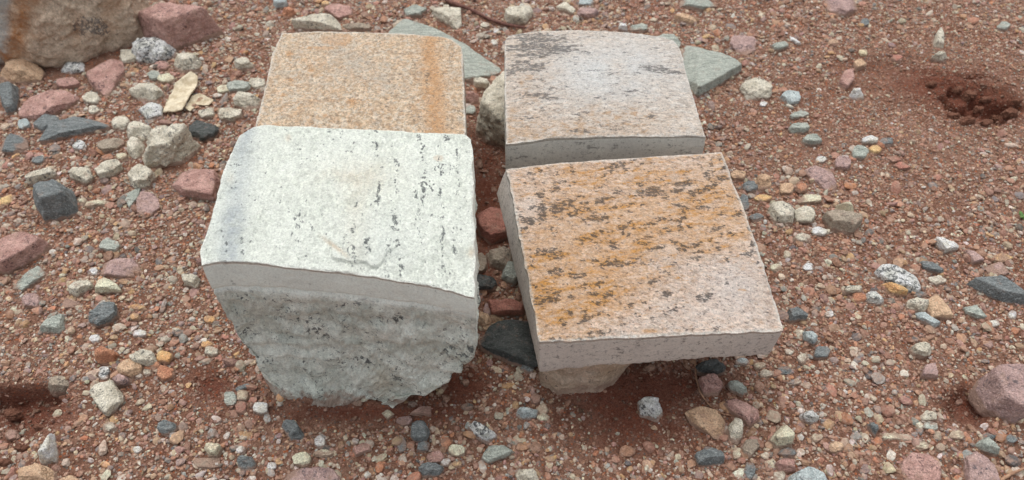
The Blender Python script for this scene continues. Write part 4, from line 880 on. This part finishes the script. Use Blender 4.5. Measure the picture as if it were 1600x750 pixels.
g = NT('dry_straw'); v = g.coord(); c = g.mix(g.ramp(g.noise(v, 400, 4, .7), .35, .65), lin((170, 136, 110)), lin((134, 100, 80))); straw_m = g.finish(c, None, rough=.8)
def gpts(l, lift): 
    out = []
    for x, y in l:
        q = at(x, y, lift); q[2] = lift + float(gh(q[0], q[1])[0]); out.append(q)
    return out
tag(tube('twig', gpts([(660, -22), (700, 2), (735, 14), (765, 30), (790, 38), (822, 44)], .002), .0015, twig_m, 3), 'brown twig lying on the gravel behind the gap between the blocks', 'twig')
tag(tube('dry_stem', gpts([(1086, 566), (1088, 590), (1094, 612), (1108, 630), (1125, 645), (1148, 650)], .0015), .0004, straw_m, 5), 'thin dry stem curving out from under the gold streaked slab', 'stem')
tag(tube('dry_stem', gpts([(1562, 752), (1578, 742), (1596, 734), (1620, 726)], .0025), .0007, straw_m, 6), 'pale dry stem in the bottom right corner', 'stem')

g = NT('pale_flake'); v = g.coord(); c = g.mix(g.ramp(g.noise(v, 220, 5, .7), .4, .62), lin((216, 204, 178)), lin((184, 168, 140))); flake_m = g.finish(c, g.noise(v, 500, 5, .7), .0008, .7, .8)
def flake(name, outline, lift, thick, curl, seed, mat):
    """thin irregular flake: outline in photo pixels, radial grid, curled up, real thickness"""
    O = poly_sample(np.array(list(outline) + [outline[0]], float), 73)[:-1]; c = O.mean(0); rings = 14; V = []
    for k in range(1, rings + 1):
        t = k / rings; q = c + (O - c) * t; W_ = at(q[:, 0], q[:, 1], lift); V.append(W_)
    V = np.vstack([np.vstack([at(c[0], c[1], lift)[None]])] + V); z0 = gh(V[:, 0], V[:, 1]).mean()
    n = len(O); rr = np.r_[0, np.repeat(np.arange(1, rings + 1) / rings, n)]
    V[:, 2] = z0 + lift + curl * (rr ** 2) * (.5 + .8 * noise(V, 60, seed)) + .0016 * fbm(V, 120, 4, seed + 1) - .0006 * np.abs(noise(V, 200, seed + 2))
    Bt = V.copy(); Bt[:, 2] -= thick
    idx = lambda k, j: 1 + (k - 1) * n + j % n
    tri = [(0, idx(1, j), idx(1, j + 1)) for j in range(n)]; qd = [(idx(k, j), idx(k + 1, j), idx(k + 1, j + 1), idx(k, j + 1)) for k in range(1, rings) for j in range(n)]
    m = len(V); tri2 = [(m + a, m + c_, m + b) for a, b, c_ in tri]; qd2 = [(m + a, m + d, m + c_, m + b) for a, b, c_, d in qd]
    side = [(idx(rings, j), m + idx(rings, j), m + idx(rings, j + 1), idx(rings, j + 1)) for j in range(n)]
    Vf = np.vstack([V, Bt]); b0 = at(c[0], c[1], 0); return mesh_object(name, Vf, [np.array(qd + qd2 + side), np.array(tri + tri2)], mat, loc=tuple(b0))
tag(flake('bark_flake', [(253, 172), (264, 150), (276, 130), (300, 114), (309, 118), (305, 138), (298, 150), (290, 162), (284, 171)], .003, .0008, .0028, 4, flake_m), 'large cream flake with jagged edge left of the tan block', 'flake')
tag(flake('bark_flake', [(288, 166), (298, 150), (312, 146), (322, 149), (333, 153), (325, 161), (305, 160), (296, 172)], .002, .0007, .0015, 9, flake_m), 'smaller cream flake pointing right beside the large cream flake', 'flake')
g = NT('weed_leaf'); v = g.coord(); leaf_m = g.finish(g.mix(g.ramp(g.noise(v, 300, 3, .6), .4, .6), lin((104, 132, 72)), lin((78, 108, 58))), None, rough=.6)
def weed(px, py):
    c0 = at(px, py); z0 = float(gh(c0[0], c0[1])[0]); V, Q = [], []
    r = random.Random(4)
    for k in range(9):
        a = r.uniform(0, 6.28); L = r.uniform(.003, .0055); w = .0009; el = r.uniform(.3, 1.0); n = 6; b = len(V)
        for i in range(n + 1):
            t = i / n; h = L * math.sin(el) * t - .002 * t * t; d = L * math.cos(el) * t; ww = w * math.sin(math.pi * min(.96, t * .9 + .06))
            for s_, dz in ((-1, .0002), (0, -.0001), (1, .0002)):
                V.append((c0[0] + d * math.cos(a) - s_ * ww * math.sin(a), c0[1] + d * math.sin(a) + s_ * ww * math.cos(a), z0 + h + dz))
        for i in range(n):
            for j in range(2): q = b + i * 3 + j; Q.append((q, q + 1, q + 4, q + 3))
    return mesh_object('weed', np.array(V), np.array(Q), leaf_m, loc=(c0[0], c0[1], z0))
tag(weed(1596, 338), 'tiny green weed sprouting at the right edge of the gravel', 'weed')

g = NT('red_earth_clod'); v = g.coord(); clod_m = g.finish(g.mix(g.ramp(g.noise(v, 500, 5, .8), .3, .7), lin((112, 72, 56)), lin((150, 108, 88))), g.noise(v, 500, 6, .8), .0025, 1.0, .95)
for k, (x, y, w_) in enumerate([(1478, 152, 11), (1497, 141, 9), (1516, 149, 13), (1541, 156, 9), (1562, 164, 12), (1579, 176, 14), (1490, 181, 10), (1513, 188, 12), (1541, 193, 9), (1456, 131, 8), (1529, 171, 9), (1556, 186, 11), (1470, 120, 7), (1590, 158, 8)]):
    o = rock('clod', rand_poly(x - w_, y - w_ * .6, x + w_, y + w_ * .6, 8000 + k), w_ * .8 / px_mm(y) / 1000, clod_m, 8000 + k, p=8, rough=.3, sub=3, sink=.3)
    tag(o, 'lump of red earth crumbled around the hollow at upper right', 'earth clod', 'lumps of red earth around the hollow')
for k, (x, y, w_) in enumerate([(20, 648, 15), (62, 668, 10), (34, 700, 12), (8, 722, 11), (86, 640, 9), (100, 622, 8)]):
    o = rock('clod', rand_poly(x - w_, y - w_ * .6, x + w_, y + w_ * .6, 8100 + k), w_ * .7 / px_mm(y) / 1000, clod_m, 8100 + k, p=8, rough=.3, sub=3, sink=.3)
    tag(o, 'crumbly lump of red earth inside the sunken footprint at lower left', 'earth clod', 'lumps of red earth in the footprint')

# ------------------------------------------------------------------ medium pebbles scattered between the named stones
FREE = lambda x, y, k=1.0: all(((x - a) / (c * k + .0015)) ** 2 + ((y - b) / (d * k + .0015)) ** 2 > 1 for a, b, c, d in FOOT)
DESC = {'gran': 'pale speckled pebble', 'white': 'white pebble', 'pink': 'dusky pink pebble', 'mauve': 'mauve pebble', 'dark': 'dark grey chip', 'slate': 'grey green chip', 'blue': 'blue grey pebble',
        'orng': 'rusty orange pebble', 'ochre': 'ochre yellow pebble', 'tan': 'tan pebble', 'red': 'brick red pebble', 'beige': 'beige pebble'}
def region(x, y):
    if 330 < x < 760 and y > 470: return 'in front of the white block'
    if x < 420: return ('far left, behind the dark slab' if y < 190 else 'left of the white block') if y < 480 else 'in the lower left corner'
    if x < 1100 and y < 120: return 'behind the four blocks'
    if x < 850 and y < 600: return 'in the gap between the blocks'
    if x < 1180 and y > 560: return 'in front of the gold streaked slab'
    return 'far right behind the slab' if y < 250 else ('right of the gold streaked slab' if y < 560 else 'in the lower right corner')
BLOCKS_PX = [np.array(q, float) for q in ([(440, 45), (725, 60), (735, 200), (745, 490), (610, 630), (440, 630), (310, 430), (380, 200)], [(785, 45), (1065, 55), (1230, 520), (1220, 560), (850, 585), (785, 260)])]
def inside(poly, x, y):
    c = False; j = len(poly) - 1
    for i in range(len(poly)):
        if (poly[i][1] > y) != (poly[j][1] > y) and x < (poly[j][0] - poly[i][0]) * (y - poly[i][1]) / (poly[j][1] - poly[i][1]) + poly[i][0]: c = not c
        j = i
    return c
r_ = random.Random(12); cnt = 0; tries = 0
N_AUTO = max(0, 292 - len(STONES))
while cnt < N_AUTO and tries < 9000:
    tries += 1; x = r_.uniform(5, 1595); y = r_.uniform(4, 746) if r_.random() < .7 else r_.uniform(4, 400)
    if any(inside(b, x, y) for b in BLOCKS_PX) or inside(np.array([(880, 590), (1080, 590), (1080, 750), (860, 750)]), x, y): continue
    if x > 1300 and y < 200 and r_.random() < .75: continue
    w0 = at(x, y)
    if not FREE(w0[0], w0[1], 1.25): continue
    s_ = r_.uniform(1.0, 1.8) * px_mm(y); asp = r_.uniform(.6, .95)
    kind = r_.choices(list(DESC), [3, 1.6, 1.6, 1.4, 1.6, 1, 1, 2, .7, 1.6, .6, 2])[0]
    rnd = r_.random() < .5; k = 5000 + cnt * 13
    poly = rand_poly(x - s_, y - s_ * asp, x + s_, y + s_ * asp, k, r_.uniform(-.7, .7) if r_.random() < .5 else 0, rnd=rnd)
    o = rock('pebble', poly, s_ * .62 * asp / px_mm(y) / 1000, MATS[kind], k, p=16 if rnd else 30, rough=.12, sub=3, sink=.3, tilt=22)
    lb = 'small ' + DESC[kind] + ' half sunk in red dirt ' + region(x, y)
    tag(o, lb, 'pebble', 'small pebbles scattered over the dirt'); cnt += 1

# ------------------------------------------------------------------ gravel and grit: uncountable, two merged meshes
FA = np.array(FOOT)
def free_mask(x, y, k=.95):
    ok = np.ones(len(x), bool)
    for a, b, c, d in FOOT: ok &= ((x - a) / (c * k)) ** 2 + ((y - b) / (d * k)) ** 2 > 1
    return ok
PAL = [((198, 190, 170), 4.0), ((216, 212, 200), 1.6), ((166, 130, 120), 1.9), ((150, 132, 128), 1.5), ((104, 108, 108), 1.5), ((150, 154, 148), 1.6), ((180, 120, 88), 1.0), ((200, 160, 116), .9), ((182, 152, 124), 2.3), ((154, 114, 100), 1.2), ((202, 188, 162), 2.2)]
def gravel_mesh(name, n, rlo, rhi, pw, sub, density, dirtp, seed, extent, sinkf=.25):
    r = np.random.default_rng(seed)
    xa, xb, ya, yb = extent; x = r.uniform(xa, xb, n * 3); y = r.uniform(ya, yb, n * 3)
    P = np.stack([x, y, 0 * x], -1); keep = r.random(len(x)) < density(P); x, y = x[keep], y[keep]
    keep = free_mask(x, y, .66); x, y = x[keep][:n], y[keep][:n]; n = len(x)
    rad = rlo * (1 - r.random(n) * (1 - (rlo / rhi) ** pw)) ** (-1 / pw)
    D, Fc = ICO[sub]; K = 24; T = []
    for k in range(K):
        pl = []
        for _ in range(7):
            q = r.normal(size=3); q /= np.linalg.norm(q); pl.append((q, r.uniform(.5, 1.0)))
        for s_ in (-1, 1):
            for a in range(3): q = np.zeros(3); q[a] = s_; pl.append((q, 1.0))
        T.append(D * cut(D, pl, 12 if k % 3 == 0 else 36)[:, None])
    T = np.array(T); ti = r.integers(0, K, n); base = T[ti]
    sc = np.stack([r.uniform(.8, 1.35, n), r.uniform(.7, 1.0, n), r.uniform(.35, .75, n)], -1) * rad[:, None]
    base = base * sc[:, None, :]
    th = r.uniform(0, 6.283, n); tl = r.normal(0, .3, n); c, s_ = np.cos(tl)[:, None], np.sin(tl)[:, None]
    b1_ = np.stack([base[..., 0] * c + base[..., 2] * s_, base[..., 1], -base[..., 0] * s_ + base[..., 2] * c], -1)
    c, s_ = np.cos(th)[:, None], np.sin(th)[:, None]
    b2_ = np.stack([b1_[..., 0] * c - b1_[..., 1] * s_, b1_[..., 0] * s_ + b1_[..., 1] * c, b1_[..., 2]], -1)
    z = gh(x, y) + sc[:, 2] * r.uniform(-.45, .6, n)
    V = b2_ + np.stack([x, y, z], -1)[:, None, :]
    w = np.array([q[1] for q in PAL]); w = w / w.sum(); ci = r.choice(len(PAL), n, p=w)
    cols = (np.array([lin(q[0]) for q in PAL])[ci] * .8 + .2 * np.array(DIRT)) * .88 * r.uniform(.72, 1.25, (n, 1)) * r.uniform(.94, 1.06, (n, 3))
    dirt_c = np.array(lin((158, 120, 100)))[None] * r.uniform(.6, 1.35, (n, 1)) * r.uniform(.93, 1.07, (n, 3))
    damp_shade_c = damp_shade_at(np.stack([x, y, 0 * x], -1)); pxx, pyy = to_px(np.stack([x, y, 0 * x], -1)); pd = np.clip(dirtp + .14 * sstep(900, 1300, pxx) + .6 * damp_shade_c, 0, .97)
    isd = r.random(n) < pd; cols[isd] = (dirt_c * (1 - .62 * damp_shade_c[:, None]))[isd]  # earth crumbs darkened by the same damp and painted shade
    CA = np.concatenate([np.repeat(cols[:, None, :], len(D), 1), np.repeat(isd[:, None, None] * 1., len(D), 1)], -1)
    fo = (np.arange(n) * len(D))[:, None, None] + Fc[None]
    return mesh_object(name, V.reshape(-1, 3), fo.reshape(-1, 3), gravel_m, attrs={'tint': CA.reshape(-1, 4)}, smooth=False)
g = NT('mixed_gravel'); v = g.coord(); A = g.attr('tint')
c = g.mix(.95, A.outputs['Color'], g.mix(g.ramp(g.noise(v, 900, 4, .75), .3, .7), (.62, .62, .62), (1.28, 1.28, 1.28)), 'MULTIPLY')
c = g.mix(g.mth('MULTIPLY', g.ramp(g.noise(v, 380, 5, .75), .44, .62), .7), c, DIRT)
gravel_m = g.finish(c, g.noise(v, 1400, 4, .7), .0006, .6, .9)

def dens(P):
    x, y = to_px(P); n = fbm(P, 20, 3, 90); d = .80 + 1.1 * n
    d = d + .35 * gb(x, y, 200, 350, 300, 260, 0, 4) + .25 * gb(x, y, 600, 0, 400, 60) 
    d = d - .30 * gb(x, y, 1450, 130, 260, 130, 0, 3) - 1.1 * damp_shade_at(P)
    return np.clip(d, .04, 1)
def dens_fine(P): return np.clip(.9 + .3 * fbm(P, 18, 2, 93) - .7 * damp_shade_at(P), .12, 1)
EXT = (-.42, .42, .095, .52)
tag(gravel_mesh('gravel', 36000, .0008, .0031, 2.3, 1, dens, .2, 5, EXT), 'mixed gravel of beige, orange, pink and grey chips in red dirt', 'gravel', kind='stuff')
tag(gravel_mesh('grit', 170000, .00045, .0013, 1.8, 0, dens_fine, .42, 6, EXT), 'fine reddish grit and crumbs of earth between the pebbles', 'grit', kind='stuff')
